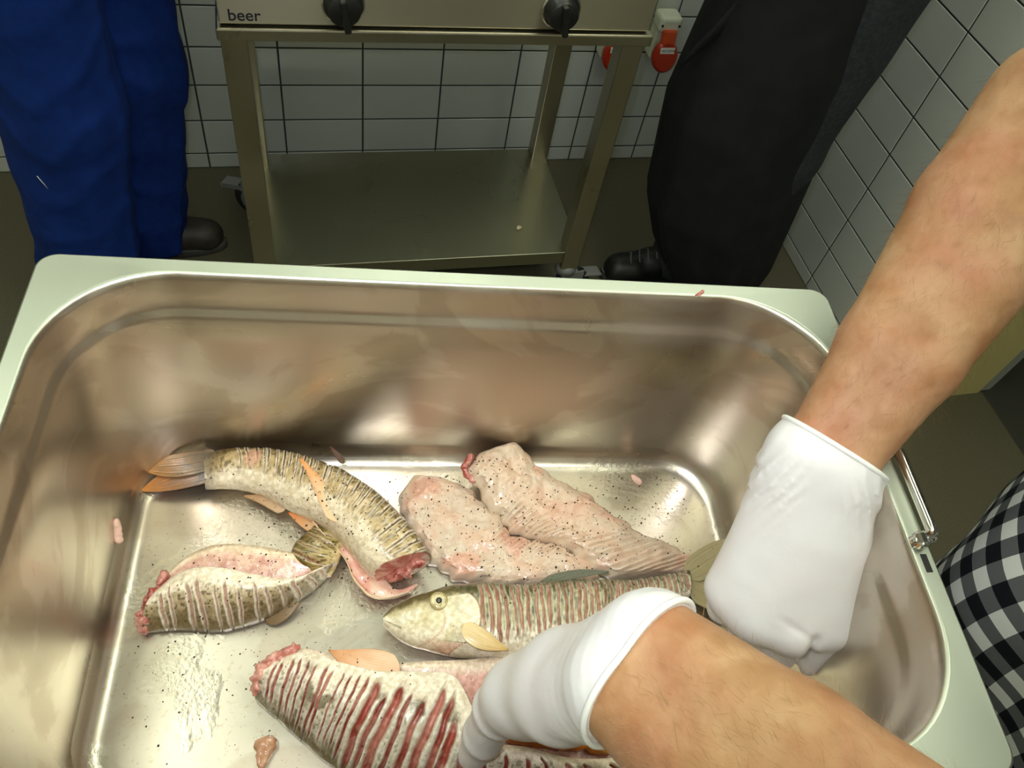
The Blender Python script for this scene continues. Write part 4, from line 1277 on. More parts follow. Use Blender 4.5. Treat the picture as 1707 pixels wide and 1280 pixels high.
# --- ground pepper and seasoning, on the fish and on the pan floor
def pepper():
    allV = []; allF = []; off = 0
    for V, F in FISHMESH:
        allV.append(V); allF += [[int(i) + off for i in f] for f in F]; off += len(V)
    hx, hy = .236, .133
    allV.append(np.array([(-hx, -hy, .0002), (hx, -hy, .0002), (hx, hy, .0002), (-hx, hy, .0002)])); allF.append([off, off + 1, off + 2, off + 3])
    bv = BVHTree.FromPolygons([tuple(v) for v in np.vstack(allV)], allF)
    r = np.random.default_rng(99)
    spots = []
    clusters = [(-.085, .075, .05, 260), (-.13, .118, .05, 170), (-.03, .05, .03, 90), (-.12, .03, .035, 130), (-.17, -.01, .04, 60), (.03, .085, .045, 260), (.10, .075, .05, 330), (.06, .045, .04, 220), (.09, .045, .02, 90), (.17, .12, .025, 60), (.19, .1, .03, 50), (.02, .125, .03, 120), (-.1, .07, .02, 90), (-.08, .045, .02, 60), (-.16, -.06, .05, 60), (-.2, 0, .04, 30), (.15, .05, .03, 120), (-.06, -.06, .03, 40)]
    for cx, cy, sg, n in clusters:
        for _ in range(n):
            spots.append((cx + r.normal() * sg, cy + r.normal() * sg * .7))
    for _ in range(160):
        spots.append((r.uniform(-.22, .22), r.uniform(-.12, .12)))
    V = []; F = []
    for x, y in spots:
        if abs(x) > .222 or abs(y) > .118: continue
        h = bv.ray_cast(Vector((x, y, .12)), Vector((0, 0, -1)))
        if h[0] is None: continue
        p = h[0]; nn = h[1] if h[1].z > 0 else -h[1]
        sz = .00030 + .00062 * r.random() ** 2.6
        a = nn.orthogonal().normalized(); b = nn.cross(a)
        b0 = len(V)
        ro = r.uniform(0, 6.28)
        el = r.uniform(.6, 1.5)
        for k in range(5):
            an = ro + k * 2 * math.pi / 5
            V.append(p + (a * math.cos(an) * el + b * math.sin(an)) * sz * r.uniform(.7, 1.2))
        V.append(p + nn * sz * 1.1)
        for k in range(5):
            F.append([b0 + k, b0 + (k + 1) % 5, b0 + 5])
    me = bpy.data.meshes.new('ground_pepper')
    me.from_pydata([tuple(v) for v in V], [], F)
    o = link('ground_pepper', me, PEPPER)
    o.location = PAN; o.rotation_euler = (0, 0, PANR)
    tag(o, 'coarse ground pepper sprinkled over the fish and the pan floor', 'pepper', kind='stuff')
pepper()

# ------------------------------------------------------------------ people
A3 = lambda *a: np.array(a, float)
def vlerp(a, b, t):
    return np.asarray(a) * (1 - t) + np.asarray(b) * t

def limb(a, b, c, r, k=.02, mid=.35, bulge=1.12):
    """two-segment limb with muscle bulges; r = (root, mid joint, end)"""
    return [(a, vlerp(a, b, mid), r[0], r[0] * bulge if False else (r[0] + r[1]) / 2 * bulge, k), (vlerp(a, b, mid), b, (r[0] + r[1]) / 2 * bulge, r[1], k),
            (b, vlerp(b, c, mid), r[1], (r[1] + r[2]) / 2 * 1.16, k), (vlerp(b, c, mid), c, (r[1] + r[2]) / 2 * 1.16, r[2], k)]

def head_prims(c, fwd):
    c = np.asarray(c, float); fwd = np.asarray(fwd, float); fwd = fwd / np.linalg.norm(fwd)
    rt = np.cross(fwd, (0, 0, 1)); up = A3(0, 0, 1)
    P = [(c + up * .035 - fwd * .02, c + up * .035 + fwd * .025, .088, .078, .03),
         (c + fwd * .035 + up * .0, c + fwd * .055 - up * .065, .06, .040, .03),
         (c - up * .03 + rt * .03, c - up * .08 + fwd * .05, .045, .03, .03), (c - up * .03 - rt * .03, c - up * .08 + fwd * .05, .045, .03, .03),
         (c + fwd * .098 + up * .018, c + fwd * .122 - up * .022, .009, .013, .012),
         (c + fwd * .1 - up * .052 + rt * .014, c + fwd * .1 - up * .052 - rt * .014, .008, .008, .008),
         (c + fwd * .088 + up * .035 + rt * .05, c + fwd * .1 + up * .037 + rt * .014, .009, .009, .014), (c + fwd * .088 + up * .035 - rt * .05, c + fwd * .1 + up * .037 - rt * .014, .009, .009, .014)]
    for s in (1, -1):
        P.append((c + rt * s * .082 - fwd * .008 + up * .022, c + rt * s * .084 - fwd * .004 - up * .018, .014, .010, .006))
    return P

def hand_prims(wr, d, back, side, sc=1.0, curl=.5):
    """open relaxed hand: d fingers' direction, back = back-of-hand normal, side = thumb side"""
    wr, d, back, side = (np.asarray(v, float) for v in (wr, d, back, side))
    P = []
    for o in (-.028, -.010, .010, .026):
        P.append((wr + side * o * .6, wr + d * .085 * sc + side * o * 1.1, .017, .013, .012))
    for o, L in ((-.030, .062), (-.010, .075), (.010, .080), (.029, .072)):
        a = wr + d * .088 * sc + side * o
        b = a + (d * math.cos(curl * .5) - back * math.sin(curl * .5)) * L * .45
        c = b + (d * math.cos(curl * 1.5) - back * math.sin(curl * 1.5)) * L * .32
        e = c + (d * math.cos(curl * 2.2) - back * math.sin(curl * 2.2)) * L * .25
        P += [(a, b, .0095, .009, .004), (b, c, .009, .0082, .004), (c, e, .0082, .0072, .004)]
    a = wr + d * .025 + side * .025
    b = a + (d * .7 + side * .6 - back * .25) * .045
    P += [(wr + d * .015 + side * .012, a, .016, .014, .01), (a, b, .0135, .0105, .006), (b, b + (d * .95 + side * .15 - back * .25) * .03, .0105, .0085, .004)]
    return P

def skin_col(V):
    n = fbm(V, 14, 3); n2 = fbm(V + 7, 60, 2)
    c = mixc((.535, .325, .170), (.48, .262, .142), sst(.35, .65, n))
    c = mixc(c, (.38, .20, .085), sst(.56, .70, n2) * .6)
    return mixc(c, (.52, .23, .155), sst(.52, .66, fbm(V + 3, 26, 2)) * .35)

def put_body(name, prims, res, mat, parent, loc, extra=None, col=None, clip=None):
    fn = (lambda P: sdf_eval(P, prims)) if extra is None else (lambda P: extra(P, sdf_eval(P, prims)))
    lo, hi = bounds(prims)
    V, F = sdf_mesh(fn, lo, hi, res)
    F = F[:, ::-1] if False else F
    loc = np.asarray(loc, float)
    o = mesh(name, V - loc if parent is None else V - np.asarray(parent.location), F, mat, parent, col=None if col is None else col(V), loc=loc if parent is None else None)
    return o, V, F

def shoe(name, heel, d, mat, parent, laces=False, L=.275, w=.043):
    """shoe along ground direction d, heel at ground point"""
    heel = A3(heel[0], heel[1], 0); d = A3(d[0], d[1], 0); d /= np.linalg.norm(d); s = A3(-d[1], d[0], 0)
    prims = [(heel + d * .04 + A3(0, 0, .045), heel + d * .13 + A3(0, 0, .042), .036, .040, .02), (heel + d * .13 + A3(0, 0, .042), heel + d * (L - .048) + A3(0, 0, .034), .042, .037, .02),
             (heel + d * (L - .08) + s * .012 + A3(0, 0, .03), heel + d * (L - .042) + s * .008 + A3(0, 0, .03), .036, .032, .02),
             (heel + d * .05 + A3(0, 0, .05), heel + d * .055 + A3(0, 0, .105), .036, .040, .02), (heel + d * .10 + A3(0, 0, .065), heel + d * .15 + A3(0, 0, .058), .032, .026, .02)]
    lo, hi = bounds(prims)
    V, F = sdf_mesh(lambda P: sdf_eval(P, prims), lo, hi, .005)
    V[:, 2] = np.maximum(V[:, 2], .012)
    pl = np.asarray(parent.location)
    o = mesh(name, V - pl, F, mat, parent)
    # sole
    n = 36; Vs = []; Fs = []
    for z, sc in ((.0, .98), (.004, 1.0), (.016, 1.0), (.02, .97)):
        for k in range(n):
            a = 2 * math.pi * k / n
            x = math.cos(a); y = math.sin(a)
            wd_ = w * (1.0 if x > 0 else .82) * (1 - .1 * math.exp(-((x + .2) / .3) ** 2))
            Vs.append(heel + d * (L / 2 + x * L / 2 * sc) + s * y * wd_ * sc * (abs(y) ** -.12 if abs(y) > .01 else 1) + A3(0, 0, z) - pl)
    for i in range(3):
        for k in range(n):
            Fs.append([i * n + k, i * n + (k + 1) % n, (i + 1) * n + (k + 1) % n, (i + 1) * n + k])
    Fs.append(list(range(n))[::-1]); Fs.append([3 * n + k for k in range(n)])
    mesh('sole', Vs, Fs, SOLE, o)
    if laces:
        for i in range(5):
            c = heel + d * (.115 + i * .022) + A3(0, 0, .0965 - i * .0055)
            V2, F2 = tube_arr([c - s * .022 - A3(0, 0, .006), c - s * .01 + A3(0, 0, .001), c + s * .01 + d * .006 + A3(0, 0, .001), c + s * .022 + d * .006 - A3(0, 0, .006)], .0022, 6)
            mesh('lace', V2 - pl, F2, LACE, o)
        V2, F2 = tube_arr([heel + d * (L * .60 + L * .385 * math.cos(a)) + s * (w * .98 * math.sin(a)) + A3(0, 0, .026) for a in np.linspace(-1.35, 1.35, 20)], .0022, 6)
        mesh('toe_trim', V2 - pl, F2, LACE, o)
    return o

def folds(amp, scale):
    return lambda P, d: d + (fbm(P * A3(1, 1, .35), scale, 2) - .5) * amp

# ---- worker in blue trousers, beside the left end of the griddle
def blue_worker():
    hipR, knR, anR = A3(-.375, 1.375, .90), A3(-.388, 1.385, .50), A3(-.440, 1.400, .09)
    hipL, knL, anL = A3(-.300, 1.520, .90), A3(-.285, 1.530, .50), A3(-.370, 1.535, .09)
    pel, che, nek, hd = A3(-.35, 1.45, .98), A3(-.36, 1.45, 1.28), A3(-.355, 1.45, 1.49), A3(-.33, 1.45, 1.64)
    sR, eR, wR = A3(-.37, 1.26, 1.43), A3(-.42, 1.21, 1.15), A3(-.30, 1.22, .96)
    sL, eL, wL = A3(-.35, 1.63, 1.43), A3(-.40, 1.69, 1.15), A3(-.28, 1.66, .96)
    pr = [(pel + A3(0, -.07, 0), pel + A3(0, .07, 0), .115, .115, .03), (pel, che, .12, .12, .05), (che + A3(0, -.09, .03), che + A3(0, .09, .03), .105, .105, .05), (sR, sL, .055, .055, .05), (che, nek, .09, .055, .05), (nek, hd, .055, .052, .02)]
    pr += head_prims(hd + A3(0, 0, .03), (1, 0, -.1))
    pr += limb(hipR, knR, anR, (.085, .055, .038)) + limb(hipL, knL, anL, (.085, .055, .038))
    pr += limb(sR, eR, wR, (.05, .04, .028)) + limb(sL, eL, wL, (.05, .04, .028))
    pr += hand_prims(wR, A3(.9, .1, -.42), A3(0, -1, 0), A3(.42, 0, .9)) + hand_prims(wL, A3(.9, -.1, -.42), A3(0, 1, 0), A3(.42, 0, .9))
    for a in (anR, anL):
        pr.append((a, a + A3(.11, 0, -.052), .030, .020, .02))
    body, V, F = put_body('person', pr, .010, SKIN, None, (-.37, 1.45, 0), col=skin_col)
    tag(body, 'person in blue work trousers standing left of the griddle', 'person')
    tr = [(pel + A3(-.01, -.07, .02), pel + A3(-.01, .07, .02), .135, .135, .03)]
    tr += [(hipR, knR, .122, .106, .02), (knR, anR + A3(0, 0, -.02), .106, .101, .02)]
    tr += [(hipL, knL, .122, .108, .02), (knL, A3(-.330, 1.535, .04), .108, .082, .02)]
    def cl(P, d):
        d = d + (fbm(P * A3(1, 1, .35), 11, 3) - .5) * .026
        wr_ = np.abs(np.sin(P[:, 2] * 26 + 7 * fbm(P * A3(1.5, 1.5, .6), 5, 2))) ** 6
        d = d - .0035 * wr_
        for hp, kn_, an_ in ((hipR, knR, anR), (hipL, knL, anL)):          # pressed crease along the leg front
            t_ = np.clip((P[:, 2] - an_[2]) / (hp[2] - an_[2]), 0, 1)
            cx = np.where(P[:, 2] > kn_[2], kn_[0] + (hp[0] - kn_[0]) * (P[:, 2] - kn_[2]) / (hp[2] - kn_[2]), an_[0] + (kn_[0] - an_[0]) * (P[:, 2] - an_[2]) / (kn_[2] - an_[2]))
            cy = an_[1] + (hp[1] - an_[1]) * t_
            a_ = np.arctan2(P[:, 1] - cy, P[:, 0] - cx)
            d = d - .010 * np.exp(-(np.abs(a_ + .45) / .16)) * (np.hypot(P[:, 0] - cx, P[:, 1] - cy) > .07)
        return np.maximum(d, np.maximum(.022 - P[:, 2], P[:, 2] - 1.05))
    to, Vt, Ft = put_body('trousers', tr, .007, BLUEC, body, None, cl)
    bv = BVHTree.FromPolygons([tuple(v) for v in Vt], Ft.tolist())
    th = []
    for p in ((-.4410, 1.29, .4180), (-.4344, 1.29, .4068), (-.4268, 1.29, .3882)):
        h = bv.find_nearest(Vector(p))
        q = h[0] + (Vector(p) - h[0]).normalized() * .0012
        th.append(np.array(q) - np.asarray(body.location))
    tube('lint_thread', th, .0009, LABELW, to, 6)
    sh = [(pel, che, .145, .14, .05), (che + A3(0, -.09, .03), che + A3(0, .09, .03), .125, .125, .05), (sR, sL, .075, .075, .05), (sR, eR, .072, .06, .03), (sL, eL, .072, .06, .03), (eR, wR, .06, .045, .02), (eL, wL, .06, .045, .02)]
    put_body('jacket', sh, .010, BLUEC, body, None, folds(.02, 8))
    hr = [(hd + A3(-.03, 0, .07), hd + A3(.02, 0, .085), .092, .080, .02), (hd + A3(-.05, 0, .04), hd + A3(-.05, 0, 0), .075, .06, .02)]
    put_body('hair', hr, .008, HEADHAIR, body, None)
    shoe('shoe', (-.435, 1.535), (1, -.04), SHOEB, body)
    shoe('shoe', (-.505, 1.40), (1, -.03), SHOEB, body)
blue_worker()

# ---- cook in a long black apron, beside the right end of the griddle
def apron_cook():
    X0, Y0 = .965, 1.30
    hipR, knR, anR = A3(1.02, 1.40, .90), A3(1.0, 1.38, .50), A3(.975, 1.337, .09)
    hipL, knL, anL = A3(1.0, 1.23, .90), A3(.99, 1.23, .50), A3(1.0, 1.213, .09)
    anF = A3(.965, 1.337, .06)
    pel, che, nek, hd = A3(1.0, 1.31, .98), A3(1.0, 1.31, 1.28), A3(.995, 1.31, 1.49), A3(.97, 1.31, 1.64)
    sR, eR, wR = A3(1.01, 1.50, 1.43), A3(1.06, 1.57, 1.15), A3(.95, 1.53, .97)
    sL, eL, wL = A3(1.01, 1.12, 1.43), A3(1.11, 1.10, 1.15), A3(1.150, 1.17, .985)
    pr = [(pel + A3(0, -.07, 0), pel + A3(0, .07, 0), .11, .11, .03), (pel, che, .115, .115, .05), (che + A3(0, -.09, .03), che + A3(0, .09, .03), .1, .1, .05), (sR, sL, .05, .05, .05), (che, nek, .085, .05, .05), (nek, hd, .05, .05, .02)]
    pr += head_prims(hd + A3(0, 0, .03), (-1, 0, -.15))
    pr += limb(hipR, knR, anR, (.08, .052, .036)) + limb(hipL, knL, anL, (.08, .052, .036))
    pr += limb(sR, eR, wR, (.048, .038, .027)) + limb(sL, eL, wL, (.048, .038, .027))
    pr += hand_prims(wR, A3(-.9, -.1, -.42), A3(0, 1, 0), A3(-.42, 0, .9)) + hand_prims(wL, A3(.02, .1, -1), A3(0.2, -1, 0), A3(-1, -.2, 0))
    for a in (anR, anL):
        pr.append((a, a + A3(-.11, 0, -.052), .030, .020, .02))
    body, V, F = put_body('person', pr, .010, SKIN, None, (1.0, 1.31, 0), col=skin_col)
    tag(body, 'person in a long black apron standing right of the griddle', 'person')
    tr = [(pel + A3(.01, -.07, .0), pel + A3(.01, .07, .0), .125, .125, .03), (hipR, knR, .105, .085, .02), (knR, anF, .085, .072, .02), (hipL + A3(.03, 0, 0), knL + A3(.02, 0, 0), .11, .088, .02), (knL + A3(.02, 0, 0), anL, .088, .075, .02)]
    put_body('trousers', tr, .008, JEANS, body, None, lambda P, d: np.maximum(d + (fbm(P * A3(1, 1, .5), 12, 2) - .5) * .02, np.maximum(.035 - P[:, 2], P[:, 2] - 1.02)))
    sh = [(pel + A3(0, 0, .02), che, .135, .132, .05), (che + A3(0, -.09, .03), che + A3(0, .09, .03), .12, .12, .05), (sR, sL, .07, .07, .05), (sR, eR, .068, .055, .03), (sL, eL, .068, .055, .03)]
    put_body('shirt', sh, .010, BLACKC, body, None, folds(.02, 8))
    put_body('hair', [(hd + A3(.03, 0, .07), hd + A3(-.02, 0, .085), .092, .080, .02), (hd + A3(.05, 0, .04), hd + A3(.05, 0, 0), .075, .06, .02)], .008, HEADHAIR, body, None)
    # apron: a wrapped sheet from the waist to the shins, open behind
    pl = np.asarray(body.location)
    nz, na = 70, 110
    zs = np.linspace(.12, 1.0, nz)
    #           z     cx    cy   rx    ry
    prof = np.array([(.12, 1.000, 1.270, .118, .150), (.20, .985, 1.270, .150, .155), (.32, .958, 1.275, .172, .160), (.55, .942, 1.290, .178, .165), (.72, .962, 1.300, .176, .170), (.90, .975, 1.310, .165, .165), (1.0, .985, 1.310, .145, .160)])
    a = np.linspace(math.radians(48), math.radians(318), na)
    P = np.zeros((nz, na, 3))
    for i, z in enumerate(zs):
        cx, cy, rx, ry = (np.interp(z, prof[:, 0], prof[:, k]) for k in range(1, 5))
        wv = 1 + (.030 * np.sin(a * 7 + 1.2) + .02 * np.sin(a * 13)) * sst(.95, .3, z) 
        P[i, :, 0] = cx + rx * np.cos(a) * wv
        P[i, :, 1] = cy + ry * np.sin(a) * wv
        P[i, :, 2] = z
    cc = P.mean(1, keepdims=True)
    inn = P - (P - cc) / (np.linalg.norm(P - cc, axis=2)[..., None]) * .003 * A3(1, 1, 0)
    Vv = np.vstack([P.reshape(-1, 3), inn.reshape(-1, 3)]) - pl
    Fg = grid_faces(nz, na, False)
    fs = Fg[:, ::-1].tolist() + (Fg + nz * na).tolist()
    ed = [k for k in range(na)] + [i * na + na - 1 for i in range(1, nz)] + [(nz - 1) * na + k for k in range(na - 2, -1, -1)] + [i * na for i in range(nz - 2, 0, -1)]
    for p, q in zip(ed, ed[1:] + ed[:1]):
        fs.append([p, q, q + nz * na, p + nz * na])
    ap = mesh('apron', Vv, fs, BLACKC, body)
    # waistband tie and its hanging end
    def ribbon(name, pts, w0, w1, par):
        pts = np.array(pts); n = len(pts)
        V = []; F = []
        for i, p in enumerate(pts):
            w = (w0 + (w1 - w0) * i / (n - 1)) / 2
            for dz in (w, -w):
                for dy in (.0015, -.0015):
                    V.append(p + A3(0, dy, dz) - pl)
        for i in range(n - 1):
            b = i * 4
            for q in ((0, 1, 5, 4), (1, 3, 7, 5), (3, 2, 6, 7), (2, 0, 4, 6)):
                F.append([b + k for k in q])
        F.append([0, 2, 3, 1]); F.append([(n - 1) * 4 + k for k in (0, 1, 3, 2)])
        mesh(name, V, F, BLACKC, par)
    ribbon('apron_string', [(.850, 1.275, .82), (.815, 1.262, .79), (.792, 1.262, .755), (.775, 1.268, .720), (.760, 1.275, .690), (.751, 1.280, .668), (.746, 1.282, .655)], .07, .006, ap)
    zz = .93
    band = []
    for an in np.linspace(math.radians(60), math.radians(310), 50):
        band.append((.955 + .182 * math.cos(an), 1.305 + .172 * math.sin(an), zz + .01 * math.sin(an * 2)))
    ribbon('waistband', band, .045, .045, ap)
    shoe('shoe', (1.035, 1.335), (-1, .04), SHOEK, body, True)
    shoe('shoe', (1.06, 1.21), (-1, -.05), SHOEK, body, True)
apron_cook()

# ---- the person seasoning the fish: gloved hands in the pan
def fish_cook():
    wR, eR, sR = A3(.3110, .2009, 1.0873), A3(.4560, .3310, 1.2430), A3(.62, .19, 1.44)
    wL, eL, sL = A3(.1360, .0888, 1.1186), A3(.2457, -.117, 1.2106), A3(.52, -.17, 1.42)
    pel, che, nek, hd = A3(.56, -.01, .98), A3(.585, .01, 1.27), A3(.575, .01, 1.48), A3(.535, .02, 1.63)
    hipR, knR, anR = A3(.60, .09, .90), A3(.62, .10, .50), A3(.63, .11, .09)
    hipL, knL, anL = A3(.60, -.11, .90), A3(.62, -.12, .50), A3(.63, -.14, .09)
    def forearm(e, w, flat, r):
        """elbow to wrist, flattened towards the wrist; flat = axis across the wrist"""
        f = np.asarray(flat, float); f /= np.linalg.norm(f)
        p = []
        for s in (-1, 1):
            p.append((e + f * s * .008, vlerp(e, w, .30) + f * s * .013, r[0], r[1], .007))
            p.append((vlerp(e, w, .30) + f * s * .013, vlerp(e, w, .70) + f * s * .012, r[1], r[2], .007))
            p.append((vlerp(e, w, .70) + f * s * .012, w + f * s * .0115, r[2], r[3], .007))
        return p
    across = lambda e, w: np.cross(w - e, np.asarray(vlerp(e, w, .5)) - A3(0, 0, 1.486))
    fR = across(eR, wR); fR /= np.linalg.norm(fR)
    fL = across(eL, wL); fL /= np.linalg.norm(fL)
    dR = (wR - eR) / np.linalg.norm(wR - eR); dL = (wL - eL) / np.linalg.norm(wL - eL)
    armR = forearm(eR, wR, fR, (.0385, .0340, .0250, .0170)) + [(wR + fR * s * .011, wR + dR * .02 + fR * s * .011, .015, .012, .01) for s in (-1, 1)]
    armL = forearm(eL, wL, fL, (.038, .0350, .0310, .0245)) + [(wL + fL * s * .006, vlerp(wL, A3(.1159, .1005, 1.0579), .45) + fL * s * .004, .020, .010, .01) for s in (-1, 1)]
    pr = [(pel + A3(0, -.06, 0), pel + A3(0, .06, 0), .105, .105, .03), (pel, che, .11, .11, .05), (che + A3(0, -.09, .03), che + A3(0, .09, .03), .095, .095, .05), (sR, sL, .05, .05, .05), (che, nek, .085, .055, .05), (nek, hd, .055, .052, .02)]
    pr += head_prims(hd + A3(0, 0, .03), (-1, .1, -.5))
    pr += limb(hipR, knR, anR, (.085, .055, .038)) + limb(hipL, knL, anL, (.085, .055, .038))
    pr += [(sR, vlerp(sR, eR, .5), .052, .050, .03), (vlerp(sR, eR, .5), eR, .050, .042, .03)] + armR
    pr += [(sL, vlerp(sL, eL, .5), .052, .050, .03), (vlerp(sL, eL, .5), eL, .050, .042, .03)] + armL
    for a in (anR, anL):
        pr.append((a, a + A3(-.11, 0, -.052), .030, .020, .02))
    body, V, F = put_body('person', pr, .005, SKIN, None, (.6, 0, 0), col=skin_col)
    tag(body, 'person in a black and white checked shirt and white gloves handling the fish', 'person')
    pl = np.asarray(body.location)
    # gloves ------------------------------------------------------------
    def glove(prims, plane_p, plane_n, wrinkle, res=.0021):
        pn = np.asarray(plane_n, float); pn /= np.linalg.norm(pn)
        def fn(P):
            d = sdf_eval(P, prims) + wrinkle(P)
            return np.maximum(d, (P - plane_p) @ pn)
        lo, hi = bounds(prims, .01)
        V, F = sdf_mesh(fn, lo, hi, res)
        g = mesh('glove', V - pl, F, GLOVE, body)
        # rolled bead round the cuff
        a = np.cross(pn, (0, 0, 1)); a /= np.linalg.norm(a); b = np.cross(pn, a)
        base = np.asarray(plane_p) - pn * .001
        ring = []
        for t in np.linspace(0, 2 * math.pi, 64, endpoint=False):
            dd = a * math.cos(t) + b * math.sin(t)
            r = np.linspace(0.005, .07, 130)
            v = sdf_eval(base + dd * r[:, None], prims)
            k = np.argmax(v > 0)
            ring.append(base + dd * r[k])
        ring = np.array(ring)
        ring = (np.roll(ring, 1, 0) + ring + np.roll(ring, -1, 0)) / 3
        Vb, Fb = tube_arr(ring, .0017, 8, True)
        mesh('cuff_bead', Vb - pl, Fb, BEAD, g)
        return g
    # right fist
    K_i, K_m, K_r, K_p = A3(.3170, .1210, 1.0040), A3(.2930, .1236, .9985), A3(.2712, .1375, .9965), A3(.2600, .1570, .9960)
    acr = (K_i - K_p) / np.linalg.norm(K_i - K_p)
    hd_ = (K_m - wR) / np.linalg.norm(K_m - wR)
    back = np.cross(K_i - K_p, K_m - wR); back /= np.linalg.norm(back)
    if back[2] < 0: back = -back
    prR = [(wR - dR * .03 + fR * s * .0115, wR + dR * .010 + fR * s * .0115, .0182, .0182, .010) for s in (-1, 1)]
    for K, r0, o in ((K_i, .0160, .014), (K_m, .0165, .005), (K_r, .0160, -.006), (K_p, .0150, -.016)):
        prR.append((wR + dR * .004 + acr * o, K, .0185, r0, .018))
    prR.append((vlerp(wR, K_m, .45) - back * .012, vlerp(wR, K_r, .9) - back * .014, .028, .024, .02))
    for K, L, r in ((K_m, 1.05, .0118), (K_r, 1.0, .0112), (K_p, .85, .0100)):
        p1 = K + hd_ * .026 * L - back * .022 * L
        p2 = p1 - back * .026 * L - hd_ * .006
        p3 = p2 - hd_ * .020 * L - back * .004
        prR += [(K, p1, r * 1.25, r * 1.06, .007), (p1, p2, r * 1.06, r, .003), (p2, p3, r, r * .85, .003)]
    p1 = K_i + hd_ * .036 - back * .020 - acr * .006
    p2 = p1 - back * .026 - hd_ * .004
    p3 = p2 - hd_ * .020
    prR += [(K_i, p1, .0150, .0130, .0035), (p1, p2, .0125, .0115, .003), (p2, p3, .0115, .0098, .003)]
    tb = wR + dR * .012 + acr * .014 - back * .006
    th1 = vlerp(K_i, wR, .40) - back * .024 + acr * .004
    th2 = K_i - back * .036 - hd_ * .004 - acr * .006
    prR += [(tb, th1, .0165, .0150, .012), (th1, th2, .0140, .0122, .008), (th2, th2 + hd_ * .02 - acr * .018, .0122, .0102, .004)]
    mid_k = (K_i + K_m) / 2
    def wrR(P):
        ax = (P - wR) @ hd_
        cr_ = (P - wR) @ acr
        n = vnoise(P, 80)
        w_ = np.exp(-((ax - .020) / .022) ** 2)
        rid = np.abs(np.sin(cr_ * 420 - ax * 190 * np.sign(cr_) + n * 2.2)) ** 4
        rel = P - mid_k
        u_ = rel @ acr - .1 * (rel @ hd_); v_ = rel @ hd_
        fold = np.exp(-(u_ / .0028) ** 2) * sst(-.006, .006, v_) * .0040
        fold2 = np.exp(-((v_ - .002 - .5 * u_) / .0022) ** 2) * sst(.004, -.002, u_) * sst(-.03, -.012, u_) * .0011
        return -.0024 * w_ * rid * sst(.006, .022, np.abs(cr_)) + fold + fold2 - .0010 * (fbm(P, 45, 2) - .5)
    gR = glove(prR, wR - dR * .006, -dR, wrR)
    # left hand reaching into the belly of the large fish
    g1, g2, t0, t1, t2 = A3(.1159, .1005, 1.0579), A3(.1008, .1095, 1.0180), A3(.0921, .1104, .9909), A3(.0861, .1056, .9544), A3(.0812, .1004, .9290)
    hL = (t0 - wL) / np.linalg.norm(t0 - wL)
    prL = [(wL - dL * .03 + fL * s * .0112, wL + fL * s * .0108, .0275, .0262, .006) for s in (-1, 1)]
    prL += [(wL + fL * s * .0108, g1 + fL * s * .006, .0262, .0225, .006) for s in (-1, 1)]
    prL += [(g1 + fL * s * .006, g2 + fL * s * .001, .0225, .0190, .006) for s in (-1, 1)]
    prL += [(g2, t0, .0190, .0155, .010), (t0, t1, .0140, .0128, .004), (t1, t2, .0126, .0102, .004)]
    prL += [(g1 + A3(.008, .004, -.008), A3(.120, .108, 1.012), .024, .020, .02)]
    for k in range(4):
        b0 = A3(.112 + .0085 * k, .1085 - .003 * k, 1.008); b1 = A3(.116 + .0120 * k, .1130 - .003 * k, .972); b2 = A3(.118 + .0130 * k, .1125 - .003 * k, .946); b3 = A3(.117 + .0130 * k, .1100 - .003 * k, .929)
        prL += [(b0, b1, .0118, .0106, .006), (b1, b2, .0104, .0096, .003), (b2, b3, .0095, .0082, .003)]
    def wrL(P):
        ax = (P - t0) @ hL
        w_ = np.exp(-((ax - .001) / .0024) ** 2) + .8 * np.exp(-((ax - .034) / .0022) ** 2)
        a2 = (P - wL) @ hL
        st_ = np.abs(np.sin(a2 * 420 + vnoise(P, 50) * 2.5)) ** 5 * sst(.07, .0, a2)
        return -.0010 * w_ - .00035 * st_ - .0012 * (fbm(P, 50, 2) - .5)
    gL = glove(prL, wL - dL * .003, -dL, wrL)
    # arm hair ------------------------------------------------------------
    N_ = vnormals(V, F)
    r = np.random.default_rng(17)
    HV = []; HF = []
    for e, w, n_h, ff in ((eR, wR, 8000, fR), (eL, wL, 6500, fL)):
        d = (w - e) / np.linalg.norm(w - e); L = np.linalg.norm(w - e)
        ax = (V - e) @ d
        rad = np.linalg.norm(V - e - ax[:, None] * d, axis=1)
        sel = np.where((ax > -.03) & (ax < L - .012) & (rad < .075))[0]
        pick = r.choice(sel, n_h)
        side = np.cross(d, (0, 0, 1)); side /= np.linalg.norm(side)
        for i in pick:
            nrm = N_[i]
            p = V[i] + r.normal(size=3) * .0025 
            p = p - nrm * .0010
            ln = r.uniform(.005, .012)
            g = d * .75 + side * r.normal() * .35 + nrm * r.uniform(.15, .45) + r.normal(size=3) * .18
            g -= nrm * min(0, g @ nrm)
            g /= np.linalg.norm(g)
            wdt = np.cross(g, nrm); wdt /= np.linalg.norm(wdt) + 1e-9
            b0 = len(HV)
            t_ = .00007
            mid = p + g * ln * .5 + nrm * ln * .05
            HV += [p - wdt * t_, p + wdt * t_, mid - wdt * t_ * .8, mid + wdt * t_ * .8, p + g * ln - nrm * ln * .08]
            HF += [[b0, b0 + 1, b0 + 3, b0 + 2], [b0 + 2, b0 + 3, b0 + 4]]
    ho = mesh('arm_hair', np.array(HV) - pl, HF, HAIRM, body)
    ho['kind'] = 'stuff'
    # checked shirt ---------------------------------------------------------
    bel = A3(.545, .0, 1.06)
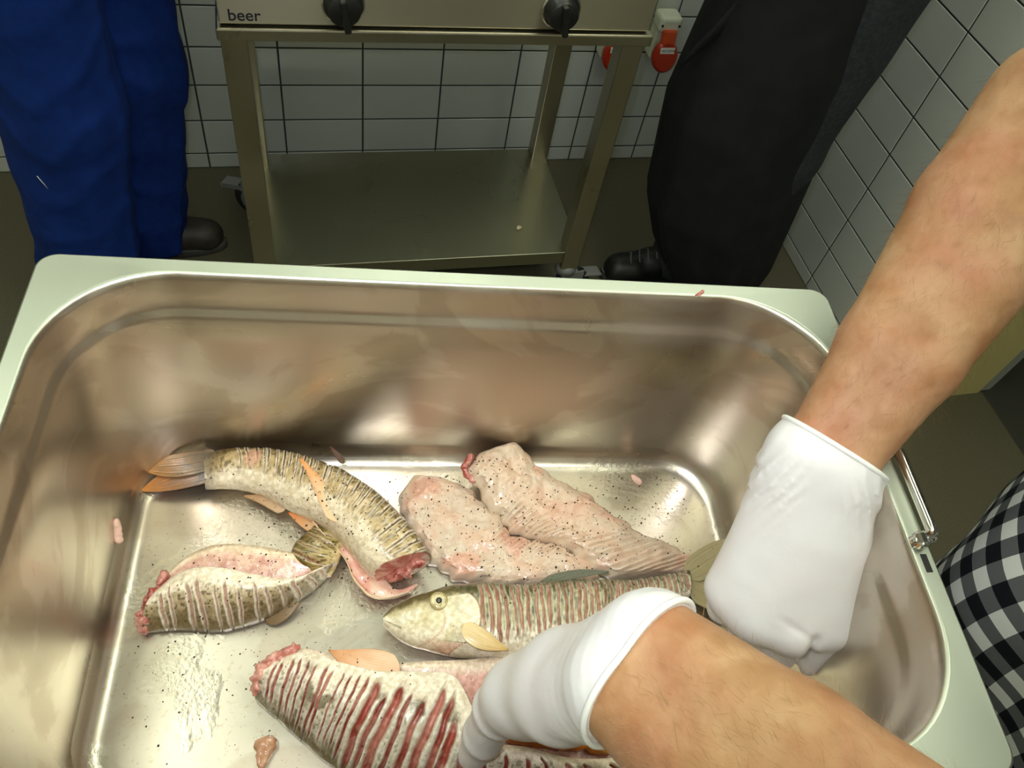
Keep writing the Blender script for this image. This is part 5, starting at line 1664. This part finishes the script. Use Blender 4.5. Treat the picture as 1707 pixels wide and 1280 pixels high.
    sh = [(A3(.508, .080, .84), A3(.502, .084, 1.02), .094, .092, .03), (A3(.560, -.062, .86), A3(.540, -.066, 1.06), .128, .130, .04), (A3(.560, .050, .86), A3(.540, .052, 1.06), .122, .128, .04), (A3(.540, -.06, 1.06), che + A3(.0, -.08, .02), .130, .118, .05), (A3(.540, .052, 1.06), che + A3(0, .07, .02), .128, .118, .05),
          (sR, sL, .072, .072, .05), (che, nek, .11, .062, .05), (sR, vlerp(sR, eR, .58), .074, .072, .03), (sL, vlerp(sL, eL, .55), .074, .072, .03)]
    def cl(P, d):
        d = d + (fbm(P * A3(1, 1, .45), 11, 2) - .5) * .022
        a_ = np.arctan2(P[:, 1] - 0, -(P[:, 0] - .56))
        d = d - .007 * np.sin(a_ * 9 + P[:, 2] * 8) * sst(1.2, .95, P[:, 2])
        d = np.maximum(d, .80 - P[:, 2])
        d = np.maximum(d, P[:, 2] - 1.50)
        for s_, e_, f_ in ((sR, eR, .60), (sL, eL, .57)):
            n_ = (e_ - s_) / np.linalg.norm(e_ - s_)
            q = s_ + (e_ - s_) * f_
            near = np.linalg.norm(P - q, axis=1) < .11
            d = np.where(near, np.maximum(d, (P - q) @ n_), d)
        return d
    lo, hi = bounds(sh)
    Vs, Fs = sdf_mesh(lambda P: cl(P, sdf_eval(P, sh)), lo, hi, .006)
    an = np.arctan2(Vs[:, 1] - 0, -(Vs[:, 0] - .58))
    cloth = np.stack([an * .165, Vs[:, 2] * 1.0 + .12 * np.abs(Vs[:, 1]) , np.zeros(len(Vs))], 1)
    mesh('shirt', Vs - pl, Fs, CHECK, body, cloth=cloth)
    tr = [(A3(.60, -.06, .93), A3(.60, .05, .93), .115, .115, .03), (hipR, knR, .10, .085, .02), (knR, anR, .085, .075, .02), (hipL, knL, .10, .085, .02), (knL, anL, .085, .075, .02)]
    put_body('trousers', tr, .009, TROUS, body, None, lambda P, d: np.maximum(d, np.maximum(.05 - P[:, 2], P[:, 2] - 1.0)))
    put_body('hair', [(hd + A3(.03, 0, .07), hd + A3(-.02, 0, .085), .092, .080, .02), (hd + A3(.05, 0, .04), hd + A3(.05, 0, 0), .075, .06, .02)], .008, HEADHAIR, body, None)
    shoe('shoe', (.70, .11), (-1, .1), SHOEK, body)
    shoe('shoe', (.70, -.14), (-1, -.1), SHOEK, body)
fish_cook()
